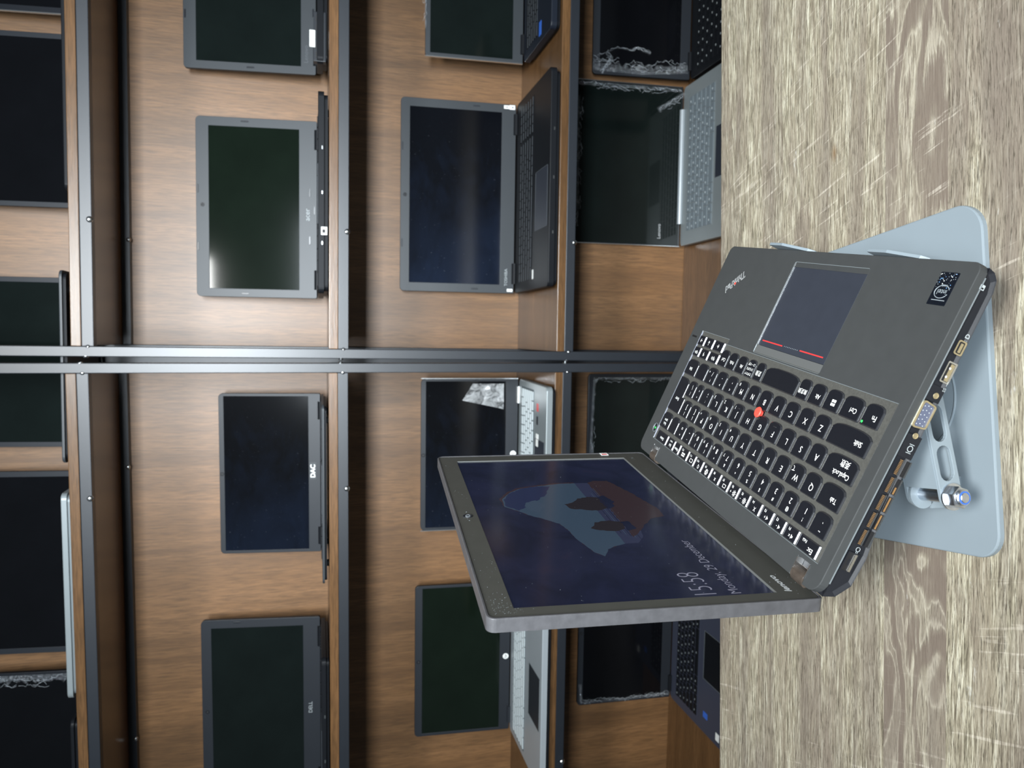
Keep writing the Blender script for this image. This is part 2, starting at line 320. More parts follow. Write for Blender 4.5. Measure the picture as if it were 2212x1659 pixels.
# ------------------------------------------------------------------ geometry helpers
class G:
    """collects faces with material slots; build() links them as ONE mesh object"""
    def __init__(s): s.v = []; s.f = []; s.m = []; s.mats = []
    def mi(s, m):
        m = M[m] if isinstance(m, str) else m
        if m not in s.mats: s.mats.append(m)
        return s.mats.index(m)
    def add(s, vs, fs, m, T=None):
        o = len(s.v); k = s.mi(m)
        s.v += [tuple(T @ Vector(p)) if T is not None else tuple(p) for p in vs]
        for f in fs: s.f.append(tuple(i + o for i in f)); s.m.append(k)
    def box(s, a, b, m, T=None):
        x0, y0, z0 = a; x1, y1, z1 = b
        vs = [(x0, y0, z0), (x1, y0, z0), (x1, y1, z0), (x0, y1, z0), (x0, y0, z1), (x1, y0, z1), (x1, y1, z1), (x0, y1, z1)]
        s.add(vs, [(0, 3, 2, 1), (4, 5, 6, 7), (0, 1, 5, 4), (1, 2, 6, 5), (2, 3, 7, 6), (3, 0, 4, 7)], m, T)
    def cbox(s, a, b, m, c=0.001, T=None):
        """box with chamfered edges"""
        import bmesh
        bm = bmesh.new()
        bmesh.ops.create_cube(bm, size=1.0)
        for v in bm.verts:
            v.co = Vector(((a[0] + b[0]) / 2 + v.co.x * (b[0] - a[0]), (a[1] + b[1]) / 2 + v.co.y * (b[1] - a[1]), (a[2] + b[2]) / 2 + v.co.z * (b[2] - a[2])))
        bmesh.ops.bevel(bm, geom=list(bm.edges), offset=c, segments=2, profile=0.6, affect='EDGES')
        bm.verts.index_update()
        s.add([v.co[:] for v in bm.verts], [tuple(x.index for x in f.verts) for f in bm.faces], m, T)
        bm.free()
    def slab(s, outer, z0, z1, m, holes=(), ch=0.0, T=None, side=None, bot=True, cap=None, hole_side=None):
        """flat plate from a CCW outline with holes (CW or CCW), from z0 up to z1, top edge chamfered by ch"""
        side = side or m; cap = cap or m
        loops = [list(outer)] + [list(h) for h in holes]
        for i, lp in enumerate(loops):
            ccw = sum(a[0] * b[1] - b[0] * a[1] for a, b in zip(lp, lp[1:] + lp[:1])) > 0
            if (i == 0) != ccw: lp.reverse()
        def inset(lp, d):
            r = []
            n = len(lp)
            for i in range(n):
                a, b, c = Vector(lp[i - 1]), Vector(lp[i]), Vector(lp[(i + 1) % n])
                e1, e2 = (b - a), (c - b)
                if e1.length < 1e-9 or e2.length < 1e-9: r.append(tuple(b)); continue
                e1.normalize(); e2.normalize()
                n1, n2 = Vector((-e1.y, e1.x)), Vector((-e2.y, e2.x))
                k = n1 + n2
                q = k.length
                if q < 1e-6: r.append(tuple(b)); continue
                k /= q
                r.append(tuple(b + k * (d / max(0.4, k.dot(n1)))))
            return r
        tops = [inset(lp, ch) if ch else lp for lp in loops]
        flat = [Vector((p[0], p[1], 0)) for lp in tops for p in lp]
        tri = tessellate_polygon([[Vector((p[0], p[1], 0)) for p in lp] for lp in tops])
        fixed = []
        for t in tri:
            a, b, c = (flat[i] for i in t)
            fixed.append(t if (b - a).cross(c - a).z > 0 else t[::-1])
        s.add([(p.x, p.y, z1) for p in flat], fixed, cap, T)
        if bot:
            fb = [Vector((p[0], p[1], 0)) for lp in loops for p in lp]
            s.add([(p.x, p.y, z0) for p in fb], [t[::-1] for t in fixed], side, T)
        for li, (lp, tp) in enumerate(zip(loops, tops)):
            sm = side if li == 0 else (hole_side or side)
            n = len(lp)
            rows = [[(p[0], p[1], z0) for p in lp]]
            if ch:
                rows.append([(p[0], p[1], z1 - ch) for p in lp])
                q = inset(lp, ch * 0.3)
                rows.append([(p[0], p[1], z1 - ch * 0.3) for p in q])
            rows.append([(p[0], p[1], z1) for p in tp])
            vs = [p for r in rows for p in r]
            fs = [(r * n + i, r * n + (i + 1) % n, (r + 1) * n + (i + 1) % n, (r + 1) * n + i) for r in range(len(rows) - 1) for i in range(n)]
            s.add(vs, fs, sm, T)
    def cyl(s, c, axis, r, h, m, seg=24, T=None, r2=None, ch=0.0, cap=None):
        c = Vector(c); ax = Vector(axis).normalized()
        u = ax.orthogonal().normalized(); w = ax.cross(u)
        r2 = r if r2 is None else r2
        rings = [(0, r), (h, r2)] if not ch else [(0, r), (h - ch, r2), (h, r2 - ch)]
        vs = []
        for z, rr in rings:
            for i in range(seg):
                a = 2 * pi * i / seg
                vs.append(c + ax * z + (u * cos(a) + w * sin(a)) * rr)
        n = len(rings)
        fs = [(k * seg + i, k * seg + (i + 1) % seg, (k + 1) * seg + (i + 1) % seg, (k + 1) * seg + i) for k in range(n - 1) for i in range(seg)]
        s.add(vs, fs + [tuple(reversed(range(seg)))], m, T)
        o = [(n - 1) * seg + i for i in range(seg)]
        s.add([vs[i] for i in o], [tuple(range(seg))], cap or m, T)
    def dome(s, c, axis, r, h, m, seg=16, T=None):
        c = Vector(c); ax = Vector(axis).normalized(); u = ax.orthogonal().normalized(); w = ax.cross(u)
        vs = []; R = 5
        for k in range(R):
            t = k / R * pi / 2
            for i in range(seg):
                a = 2 * pi * i / seg
                vs.append(c + ax * (h * sin(t)) + (u * cos(a) + w * sin(a)) * r * cos(t))
        vs.append(c + ax * h)
        fs = [(k * seg + i, k * seg + (i + 1) % seg, (k + 1) * seg + (i + 1) % seg, (k + 1) * seg + i) for k in range(R - 1) for i in range(seg)]
        fs += [((R - 1) * seg + i, (R - 1) * seg + (i + 1) % seg, R * seg) for i in range(seg)]
        s.add(vs, fs, m, T)
    def torus(s, c, axis, R, r, m, seg=48, n=10, T=None):
        c = Vector(c); ax = Vector(axis).normalized(); u = ax.orthogonal().normalized(); w = ax.cross(u)
        vs = []
        for i in range(seg):
            a = 2 * pi * i / seg; d = u * cos(a) + w * sin(a)
            for j in range(n):
                b = 2 * pi * j / n
                vs.append(c + d * (R + r * cos(b)) + ax * r * sin(b))
        s.add(vs, [(i * n + j, ((i + 1) % seg) * n + j, ((i + 1) % seg) * n + (j + 1) % n, i * n + (j + 1) % n) for i in range(seg) for j in range(n)], m, T)
    def text(s, txt, x, y, z, size, m, ang=0.0, align='CENTER', shear=0.0, sx=1.0, T=None, bold=0.0):
        vs, fs = glyphs(txt, bold)
        if not vs: return
        x0 = min(p[0] for p in vs); x1 = max(p[0] for p in vs); y0 = min(p[1] for p in vs); y1 = max(p[1] for p in vs)
        k = size
        ox = {'CENTER': (x0 + x1) / 2, 'LEFT': x0, 'RIGHT': x1}[align]
        oy = (y0 + y1) / 2 if align == 'CENTER' else 0.0
        ca, sa = cos(ang), sin(ang)
        q = []
        for p in vs:
            a, b = (p[0] - ox) * k * sx, (p[1] - oy) * k
            a += shear * b
            q.append((x + a * ca - b * sa, y + a * sa + b * ca, z))
        s.add(q, fs, m, T)
    def tube(s, pts, r, m, n=6, T=None):
        pts = [Vector(p) for p in pts]; vs = []
        for i, p in enumerate(pts):
            d = (pts[min(i + 1, len(pts) - 1)] - pts[max(i - 1, 0)])
            d = d.normalized() if d.length > 1e-9 else Vector((0, 0, 1))
            u = d.orthogonal().normalized(); w = d.cross(u)
            rr = r[i] if isinstance(r, (list, tuple)) else r
            vs += [p + (u * cos(2 * pi * j / n) + w * sin(2 * pi * j / n)) * rr for j in range(n)]
        fs = [(i * n + j, i * n + (j + 1) % n, (i + 1) * n + (j + 1) % n, (i + 1) * n + j) for i in range(len(pts) - 1) for j in range(n)]
        fs += [tuple(reversed(range(n))), tuple((len(pts) - 1) * n + j for j in range(n))]
        s.add(vs, fs, m, T)
    def build(s, name, parent=None, scale=1.0, mw=None, smooth=False, bevel=0.0):
        me = bpy.data.meshes.new(name)
        me.from_pydata([(p[0] * scale, p[1] * scale, p[2] * scale) for p in s.v], [], s.f)
        for m in s.mats: me.materials.append(m)
        me.polygons.foreach_set('material_index', s.m)
        if smooth: me.polygons.foreach_set('use_smooth', [True] * len(me.polygons))
        me.update()
        o = bpy.data.objects.new(name, me); COL.objects.link(o)
        if parent is not None: o.parent = parent
        if mw is not None: o.matrix_local = mw
        if bevel:
            b = o.modifiers.new('soft_edges', 'BEVEL'); b.width = bevel; b.segments = 3; b.limit_method = 'ANGLE'; b.angle_limit = RAD(40)
        return o

_gc = {}
def glyphs(txt, bold=0.0):
    key = (txt, bold)
    if key in _gc: return _gc[key]
    cu = bpy.data.curves.new('t', 'FONT'); cu.body = txt; cu.size = 1.0; cu.resolution_u = 3; cu.offset = bold
    ob = bpy.data.objects.new('t', cu); COL.objects.link(ob)
    dg = bpy.context.evaluated_depsgraph_get(); dg.update()
    me = bpy.data.meshes.new_from_object(ob.evaluated_get(dg))
    vs = [tuple(v.co) for v in me.vertices]; fs = []
    for p in me.polygons:
        f = tuple(p.vertices)
        if p.normal.z < 0: f = f[::-1]
        fs.append(f)
    bpy.data.objects.remove(ob); bpy.data.curves.remove(cu); bpy.data.meshes.remove(me)
    _gc[key] = (vs, fs)
    return _gc[key]

def rrect(x0, y0, x1, y1, r, n=5):
    if not isinstance(r, (list, tuple)): r = [r] * 4      # bl, br, tr, tl
    pts = []
    for (cx_, cy_, a0, rr) in ((x0 + r[0], y0 + r[0], 180, r[0]), (x1 - r[1], y0 + r[1], 270, r[1]), (x1 - r[2], y1 - r[2], 0, r[2]), (x0 + r[3], y1 - r[3], 90, r[3])):
        for i in range(n + 1):
            a = RAD(a0 + 90 * i / n)
            pts.append((cx_ + rr * cos(a), cy_ + rr * sin(a)))
    return pts

def circle(cx_, cy_, r, n=24): return [(cx_ + r * cos(2 * pi * i / n), cy_ + r * sin(2 * pi * i / n)) for i in range(n)]

def slot(cx_, cy_, L, w, ang, n=8):
    pts = []
    for sgn, a0 in ((1, -90), (-1, 90)):
        for i in range(n + 1):
            a = RAD(a0 + 180 * i / n)
            pts.append((sgn * (L - w) / 2 + w / 2 * cos(a), w / 2 * sin(a)))
    return [(cx_ + p[0] * cos(ang) - p[1] * sin(ang), cy_ + p[0] * sin(ang) + p[1] * cos(ang)) for p in pts]

def tag(o, label=None, cat=None, group=None, kind=None):
    if label: o['label'] = label
    if cat: o['category'] = cat
    if group: o['group'] = group
    if kind: o['kind'] = kind
    return o

def empty(name, mw):
    o = bpy.data.objects.new(name, None); COL.objects.link(o); o.empty_display_size = 0.02
    o.matrix_world = mw
    return o

# ------------------------------------------------------------------ setting
FZ = -1.15                                     # floor height (camera is at the origin)
g = G(); g.box((-2.6, -1.6, FZ - 0.05), (2.6, 1.80, FZ), 'floor'); tag(g.build('floor'), kind='structure')
g = G(); g.box((-2.6, 1.72, FZ), (2.6, 1.80, 1.9), 'wall'); tag(g.build('wall_back'), kind='structure')

# ------------------------------------------------------------------ desk
DESK_Z = -0.395
DA = RAD(3.23)
DM = Matrix.Translation((0, 0, 0)) @ Matrix.Rotation(DA, 4, 'Z')
far = 0.698
g = G(); g.cbox((-0.95, 0.06, DESK_Z - 0.028), (0.95, far, DESK_Z), 'desk', 0.0012)
desk = empty('desk', DM @ Matrix.Translation((0, 0.45, FZ)))
def dparts(o):
    o.parent = desk; o.matrix_local = Matrix.Translation((0, -0.45, -FZ)); return o
top = dparts(g.build('tabletop'))
for lx in (-0.88, 0.88):
    for ly in (0.12, far - 0.06):
        g = G(); g.cbox((lx - 0.02, ly - 0.02, FZ), (lx + 0.02, ly + 0.02, DESK_Z - 0.028), 'desk_leg', 0.002)
        dparts(g.build('leg'))
tag(desk, 'pale greyed oak-look desk with visible grain carrying the open laptop on its stand', 'desk')

# ------------------------------------------------------------------ racks
Y0, YR, YB = 1.33, 1.592, 1.612
def rack(name, xa, xb, levels, label, inner, RM=Matrix()):
    """xa..xb outer faces of the posts; levels = board top heights"""
    pw = 0.0163
    r = empty(name, RM @ Matrix.Translation(((xa + xb) / 2, Y0, FZ)))
    inv = Matrix.Translation((-(xa + xb) / 2, -Y0, -FZ))
    def P(gg, nm): return gg.build(nm, r, mw=inv)
    for px_ in (xa, xb - pw):
        for py_ in (Y0, YB - 0.022):
            g = G(); g.cbox((px_, py_, FZ), (px_ + pw, py_ + 0.020, 1.25), 'rack', 0.0012); P(g, 'post')
    g = G(); g.box((xa + 0.002, YB - 0.002, FZ + 0.05), (xb - 0.002, YB + 0.012, 1.22), 'lamZ'); P(g, 'back_panel')
    for z in levels:
        g = G(); g.cbox((xa + pw, Y0 - 0.001, z - 0.0150), (xb - pw, YB - 0.003, z), 'lamX', 0.0011); P(g, 'shelf_board')
        g = G()
        g.cbox((xa + pw, Y0 + 0.0005, z - 0.0325), (xb - pw, Y0 + 0.0185, z - 0.0152), 'rack', 0.001)
        P(g, 'front_rail')
        g = G(); g.cbox((xa + pw, YR, z - 0.0300), (xb - pw, YR + 0.017, z - 0.0152), 'rack', 0.001); P(g, 'rear_rail')
        for sx_ in inner:
            g = G(); g.dome((sx_, Y0 - 0.0003, z - 0.0300), (0, -1, -0.35), 0.0050, 0.0036, 'screw'); P(g, 'screw')
            g = G(); g.dome((sx_, YR - 0.0003, z - 0.0285), (0, -1, -0.35), 0.0042, 0.0030, 'screw'); P(g, 'screw')
        for px_, dx in ((xa, -1), (xb, 1)):
            g = G(); g.dome((px_, Y0 + 0.004, z - 0.020), (dx, -0.4, 0), 0.0042, 0.0030, 'screw'); P(g, 'screw')
        e = (xa + pw) if abs(xa) < abs(xb) else (xb - pw)
        g = G(); g.dome((e, Y0 + 0.002, z - 0.024), (1 if e == xa + pw else -1, -0.8, 0), 0.0038, 0.0030, 'screw'); P(g, 'screw')
    tag(r, label, 'shelving unit', 'pair of brown and black shelving units')
    return r
LR = [0.3752, -0.0180, -0.4208, -0.8090, -1.10]      # right hand unit
LL = [0.3840, -0.0172, -0.4190, -0.8070, -1.10]
rack('shelving_unit', -0.0382, 1.22, LR, 'shelving unit of walnut boards and black steel holding the smeared-screen and green-screen laptops', (0.176, 0.80))
PIV = Vector((-0.0463, Y0, 0.0))
LTILT = Matrix.Rotation(RAD(-1.4), 4, 'Z') @ Matrix.Rotation(RAD(-0.35), 4, 'Y')
LRM = Matrix.Translation(PIV) @ LTILT @ Matrix.Translation(-PIV)
rack('shelving_unit', -1.26, -0.0463, LL, 'shelving unit of walnut boards and black steel directly behind the open foreground laptop', (-0.263, -0.81), LRM)

# ------------------------------------------------------------------ laptops on the racks
random.seed(4)
def film(g, pts, seedn, width=0.02, n=5, z=0.0015):
    lo_, hi_ = min(0, width), max(0, width)
    """crumpled cling film ribbon along a polyline in lid coordinates, with bright ridges"""
    rnd = random.Random(seedn)
    P = [Vector((p[0], p[1])) for p in pts]
    samples = []
    for a, b in zip(P, P[1:]):
        k = max(3, int((b - a).length / 0.004))
        for i in range(k): samples.append(a.lerp(b, i / k))
    samples.append(P[-1])
    R = 6; vs = []
    for i, p in enumerate(samples):
        d = samples[min(i + 1, len(samples) - 1)] - samples[max(i - 1, 0)]
        d.normalize(); nn = Vector((-d.y, d.x))
        wv = width * (0.55 + 0.9 * noise.noise(Vector((i * 0.17, seedn, 0))) ** 2 + 0.3 * noise.noise(Vector((i * 0.5, seedn, 3))))
        for j in range(R):
            q = p + nn * wv * (j / (R - 1))
            h = z + 0.003 * abs(noise.noise(Vector((i * 0.6, j * 0.9, seedn)))) * (1 if 0 < j < R - 1 else 0.3)
            vs.append((q.x, q.y, h))
    n_ = len(samples)
    g.add(vs, [(i * R + j, (i + 1) * R + j, (i + 1) * R + j + 1, i * R + j + 1) for i in range(n_ - 1) for j in range(R - 1)], 'film')
    for k in range(n):
        i0 = rnd.randrange(0, max(1, n_ - 6)); L = rnd.randrange(4, 16)
        off = rnd.uniform(0, width); pp = []
        for i in range(i0, min(n_, i0 + L)):
            p = samples[i]; d = samples[min(i + 1, n_ - 1)] - samples[max(i - 1, 0)]; d.normalize()
            q = p + Vector((-d.y, d.x)) * (off + rnd.uniform(-0.002, 0.002))
            pp.append((q.x + rnd.uniform(-.001, .001), q.y, z + 0.002 + rnd.uniform(0, 0.001)))
            off = min(max(off + rnd.uniform(-0.003, 0.003), lo_), hi_)
        if len(pp) > 2: g.tube(pp, [rnd.uniform(0.0001, 0.00035) for _ in pp], 'ridge', 4)

def shelf_laptop(s):
    """s: x0,x1 hinge line, D hinge depth, z board top, T base thickness, ztop height of the lid's top edge, dep base depth ..."""
    x0, x1, D, z, T = s['x0'], s['x1'], s['D'], s['z'], s['T']
    w = x1 - x0; tilt = RAD(s.get('tilt', 15)); dep = s['dep']
    hz = T + 0.002
    L = (s['ztop'] - (z + hz)) / cos(tilt)
    xc = (x0 + x1) / 2
    left = xc < -0.06
    if left: z = z + (xc + 0.0463) * math.tan(RAD(0.35)) + 0.0002
    root = empty(s.get('name', 'laptop'), Matrix.Translation((xc, D, z)) @ (LTILT if left else Matrix()))
    X0, X1 = -w / 2, w / 2
    bm_, km, bz = s['base'], s['keys'], s['bezel']
    # base: lens-edged slab
    g = G()
    f = s.get('foot', 0.003)
    r = 0.010
    Tm = Matrix(((1, 0, 0, 0), (0, 1, 0, 0), (0, 0, 1, 0), (0, 0, 0, 1)))
    g.slab(rrect(X0 + 0.004, -dep + 0.006, X1 - 0.004, -0.004, r), f * 0.6, f * 0.6 + T * 0.35, s.get('under', 'bbase'), ch=0.0)
    g.slab(rrect(X0, -dep, X1, 0.004, r), f * 0.6 + T * 0.35, T, bm_, ch=0.0014, bot=True)
    g.build('base', root)
    for fx in (X0 + 0.03, X1 - 0.03):
        for fy in (-dep + 0.03, -0.03):
            g = G(); g.cyl((fx, fy, 0), (0, 0, 1), 0.006, f, 'foot', 14); g.build('rubber_foot', root)
    if not s.get('nokeys'):
        # keyboard: tray plus rows of caps
        kx0, kx1 = X0 + w * s.get('km', 0.05), X1 - w * s.get('km', 0.05)
        ky1 = -dep * 0.10; ky0 = -dep * s.get('kdepth', 0.52)
        g = G(); g.slab(rrect(kx0 - 0.003, ky0 - 0.003, kx1 + 0.003, ky1 + 0.003, 0.003), T, T + 0.0004, s.get('tray', bm_))
        rows = 6; rh = (ky1 - ky0) / rows
        nump = s.get('numpad', False)
        main1 = kx1 - (0.075 if nump else 0)
        rnd = random.Random(int(w * 1e4))
        for q in range(rows):
            ya = ky0 + q * rh; yb = ya + rh * 0.80
            if q == 0: ws = [1.25, 1, 1, 1.1, 5.2, 1.1, 1, 1, 1, 1]
            elif q == 1: ws = [2.1] + [1] * 10 + [2.3]
            elif q == 2: ws = [1.7] + [1] * 11 + [2]
            elif q == 3: ws = [1.4] + [1] * 12 + [1.4]
            elif q == 4: ws = [1] * 13 + [1.9]
            else: ws = [1] * 15
            tot = sum(ws); xx = kx0
            segs = []
            for k in ws:
                segs.append((xx, xx + (main1 - kx0) * k / tot)); xx = segs[-1][1]
            if nump:
                for k in range(4): segs.append((main1 + 0.006 + k * 0.0172, main1 + 0.006 + (k + 1) * 0.0172))
            for (a, b) in segs:
                g.slab(rrect(a + 0.0009, ya, b - 0.0009, yb, 0.0012, 2), T + 0.0004, T + 0.0016, km, ch=0.0003, bot=False, side=s.get('kside', km))
                if s.get('kleg'):
                    lw = min(0.004, (b - a) * 0.3)
                    cx_ = (a + b) / 2 - 0.002; cy_ = (ya + yb) / 2 + 0.001
                    g.box((cx_ - lw / 2, cy_ - 0.0014, T + 0.0016), (cx_ + lw / 2, cy_ + 0.0014, T + 0.0017), s['kleg'])
                if s.get('kedge'):
                    g.box((a + 0.0009, ya - 0.0001, T + 0.0012), (b - 0.0009, ya + 0.0004, T + 0.0017), s['kedge'])
        g.build('keyboard', root)
        tx = s.get('tpx', 0.0); tw = s.get('tpw', 0.052)
        g = G()
        g.slab(rrect(tx - tw, -dep * 0.95, tx + tw, -dep * 0.62, 0.003), T, T + 0.0003, s.get('tpm', 'pad'))
        a, b = (tx - tw, -dep * 0.95), (tx + tw, -dep * 0.62)
        e = s.get('tpe', 'faint'); k = 0.0007
        for q in ((a[0], a[1], b[0], a[1] + k), (a[0], b[1] - k, b[0], b[1]), (a[0], a[1], a[0] + k, b[1]), (b[0] - k, a[1], b[0], b[1])):
            g.box((q[0], q[1], T + 0.0003), (q[2], q[3], T + 0.0006), e)
        g.build('touchpad', root)
    # hinge
    hm = s.get('hinge', 'bbase')
    g = G()
    if s.get('onehinge'):
        g.cyl((X0 + w * 0.14, 0.004, T + 0.002), (1, 0, 0), 0.0065, w * 0.72, hm, 16)
        g.build('hinge', root)
    else:
        for ha, hb in ((X0 + w * 0.05, X0 + w * 0.16), (X1 - w * 0.16, X1 - w * 0.05)):
            g = G(); g.cyl((ha, 0.004, T + 0.001), (1, 0, 0), 0.006, hb - ha, hm, 16); g.build('hinge', root)
    # lid
    LM = Matrix(((1, 0, 0, 0), (0, sin(tilt), -cos(tilt), 0.004), (0, cos(tilt), sin(tilt), hz), (0, 0, 0, 1)))
    ml, mr, mt, mb = s['m']            # bezel widths as shares of width / height
    sx0, sx1, sy0, sy1 = X0 + ml * w, X1 - mr * w, mb * L, L * (1 - mt)
    g = G()
    cr = s.get('cr', 0.008)
    g.slab(rrect(X0, 0, X1, L, [0.003, 0.003, cr, cr]), -0.007, -0.0008, s.get('shell', 'bbase'))
    g.slab(rrect(X0, 0, X1, L, [0.003, 0.003, cr, cr]), -0.0010, 0.0006, bz, holes=[[(sx0, sy0), (sx1, sy0), (sx1, sy1), (sx0, sy1)]], ch=0.0005, bot=False)
    lid = g.build('lid', root, mw=LM)
    g = G(); g.add([(sx0, sy0, -0.0004), (sx1, sy0, -0.0004), (sx1, sy1, -0.0004), (sx0, sy1, -0.0004)], [(0, 1, 2, 3)], s['lcd'])
    if s.get('inner'):                   # active area a touch darker inside the glass
        a, b, c_, d = s['inner']
        g.add([(X0 + a * w, b * L, -0.0002), (X1 - c_ * w, b * L, -0.0002), (X1 - c_ * w, L - d * L, -0.0002), (X0 + a * w, L - d * L, -0.0002)], [(0, 1, 2, 3)], s.get('innerm', 'lcd_green'))
    g.build('screen', lid)
    g = G(); wx = s.get('camx', 0.0)
    wy = L - (mt * L) * 0.5
    g.torus((wx, wy, 0.0006), (0, 0, 1), 0.0032, 0.0007, 'bbez', 20, 6); g.cyl((wx, wy, 0.0004), (0, 0, 1), 0.0026, 0.0004, 'hole', 16)
    g.dome((wx, wy, 0.0008), (0, 0, 1), 0.0011, 0.0005, 'gbez', 10)
    if s.get('pips'):
        g.cyl((wx + 0.010, wy, 0.0004), (0, 0, 1), 0.0006, 0.0004, 'hole', 8); g.cyl((wx - 0.012, wy, 0.0004), (0, 0, 1), 0.0006, 0.0004, 'hole', 8)
    g.build('webcam', lid)
    for (fx, fy) in s.get('bumpers', ()):      # small rubber bumpers set into the bezel
        lx, ly = X0 + fx * w, fy * L
        hx, hy = (0.008, 0.0016) if (fy > 0.95 or fy < 0.15) else (0.0016, 0.007)
        g = G(); g.slab(rrect(lx - hx, ly - hy, lx + hx, ly + hy, 0.0012, 3), 0.0005, 0.0013, s.get('bumpm', 'bbez'), ch=0.0003, bot=False); g.build('bumper', lid)
    for (txt, fx, fy, sz, mm, bold) in s.get('text', ()):
        g = G(); g.text(txt, X0 + fx * w, fy * L, 0.0012, sz, mm, bold=bold); g.build('logo', lid)
    for (fx, fy, sw, sh, mm) in s.get('lidst', ()):
        g = G(); lx, ly = X0 + fx * w, fy * L
        g.slab(rrect(lx - sw / 2, ly - sh / 2, lx + sw / 2, ly + sh / 2, 0.0006, 2), 0.0006, 0.0010, mm, bot=False)
        if mm == 'white':
            g.box((lx - sw * 0.2, ly - sh * 0.25, 0.0010), (lx + sw * 0.2, ly + sh * 0.1, 0.00108), 'dim')
        g.build('sticker', lid)
    for (fx, fy, sw, sh, mm, txt) in s.get('bst', ()):
        g = G(); lx, ly = X0 + fx * w, -dep * fy
        g.slab(rrect(lx - sw / 2, ly - sh / 2, lx + sw / 2, ly + sh / 2, 0.0006, 2), T, T + 0.0004, mm, bot=False)
        if txt: g.text(txt, lx, ly, T + 0.0005, sh * 0.5, 'white')
        g.build('sticker', root)
    for (pts, sd, wd, nn) in s.get('film', ()):
        g = G(); film(g, [(X0 + a * w, b * L) for a, b in pts], sd, wd, nn); g.build('plastic_film', lid)
    for fn in s.get('extra', ()): fn(root, lid, X0, X1, L, T, dep, w)
    tag(root, s['label'], 'laptop', s.get('group'))
    return root

def ports(front=True):
    def fn(root, lid, X0, X1, L, T, dep, w):
        for k in (0.25, 0.5, 0.72):
            g = G(); g.slab(slot(X0 + w * k, T * 0.62, 0.006, 0.0022, 0), 0, 0.0004, 'screw', T=Matrix(((1, 0, 0, 0), (0, 0, -1, -dep), (0, 1, 0, 0), (0, 0, 0, 1))))
            g.build('indicator', root)
    return fn
def open_ports(root, lid, X0, X1, L, T, dep, w):
    """battered hinge corner with exposed sockets"""
    g = G(); g.cbox((X0 + 0.002, -dep + 0.003, 0.004), (X0 + 0.090, -dep + 0.02, T + 0.006), 'gbez2', 0.001)
    for k in range(5):
        g.box((X0 + 0.008 + k * 0.016, -dep + 0.0022, 0.008), (X0 + 0.019 + k * 0.016, -dep + 0.0035, T + 0.002), 'hole')
    g.build('socket_block', root)
    g = G(); g.cbox((X0 + 0.026, -dep + 0.001, T + 0.003), (X0 + 0.056, -dep + 0.004, T + 0.013), 'white', 0.0005); g.build('tape', root)
def white_tag(root, lid, X0, X1, L, T, dep, w):
    g = G(); g.box((X0 + w * 0.29, -dep - 0.0006, 0.003), (X0 + w * 0.33, -dep + 0.0002, 0.013), 'white')
    g.box((X0 + w * 0.30, -dep - 0.0008, 0.006), (X0 + w * 0.318, -dep - 0.0005, 0.011), 'hole'); g.build('sticker', root)
def peel_patch(root, lid, X0, X1, L, T, dep, w):
    """peeling corner of clear protective film on the lower right of the screen"""
    g = G(); n = 14; vs = []
    for i in range(n + 1):
        for j in range(n + 1):
            a, b = i / n, j / n
            vs.append((X1 - 0.010 - a * 0.052 * (1 - 0.35 * b), 0.030 + b * 0.085 * (0.75 + 0.25 * a), 0.001 + 0.004 * noise.noise(Vector((a * 2.2, b * 2.6, 4.1))) ** 2 + 0.0012 * a * b))
    g.add(vs, [(i * (n + 1) + j, i * (n + 1) + j + 1, (i + 1) * (n + 1) + j + 1, (i + 1) * (n + 1) + j) for i in range(n) for j in range(n)], 'peel')
    g.build('plastic_film', lid, smooth=True)
def silver_edge(root, lid, X0, X1, L, T, dep, w):
    g = G()
    g.box((X1 - 0.0002, 0, -0.004), (X1 + 0.0012, L, 0.0012), 'silver'); g.box((X0 - 0.0012, 0, -0.004), (X0 + 0.0002, L, 0.0012), 'silver'); g.build('trim_edge', lid)
def hp_ring(root, lid, X0, X1, L, T, dep, w):
    g = G(); y = L * 0.045
    g.cyl((0, y, 0.0006), (0, 0, 1), 0.0062, 0.0004, 'white', 28); g.text('hp', 0, y, 0.00115, 0.009, 'bbez', shear=0.25); g.build('logo', lid)
_p = bpy.data.materials.new('peeling_film'); _p.use_nodes = True
_nt = _p.node_tree; _nt.nodes.clear()
_o = _nt.nodes.new('ShaderNodeOutputMaterial'); _t = _nt.nodes.new('ShaderNodeBsdfTransparent'); _g = _nt.nodes.new('ShaderNodeBsdfGlossy'); _g.inputs['Roughness'].default_value = 0.28
_m = _nt.nodes.new('ShaderNodeMixShader'); _m.inputs[0].default_value = 0.5
_d = _nt.nodes.new('ShaderNodeBsdfDiffuse'); _d.inputs['Color'].default_value = (0.55, 0.58, 0.6, 1)
_m0 = _nt.nodes.new('ShaderNodeMixShader'); _m0.inputs[0].default_value = 0.35
_tc = _nt.nodes.new('ShaderNodeTexCoord').outputs['Object']
_n = ramp(_nt, nnoise(_nt, nmap(_nt, _tc, (1, 1, 1), rot=(0, 0, 0.7)), 45, 5, 0.6, 2.0), [(0.35, (0.15, 0.15, 0.15, 1)), (0.6, (0.75, 0.75, 0.75, 1))])
_nt.links.new(_g.outputs[0], _m0.inputs[1]); _nt.links.new(_d.outputs[0], _m0.inputs[2])
_nt.links.new(_n, _m.inputs[0]); _nt.links.new(_t.outputs[0], _m.inputs[1]); _nt.links.new(_m0.outputs[0], _m.inputs[2]); _nt.links.new(_m.outputs[0], _o.inputs[0])
M['peel'] = _p

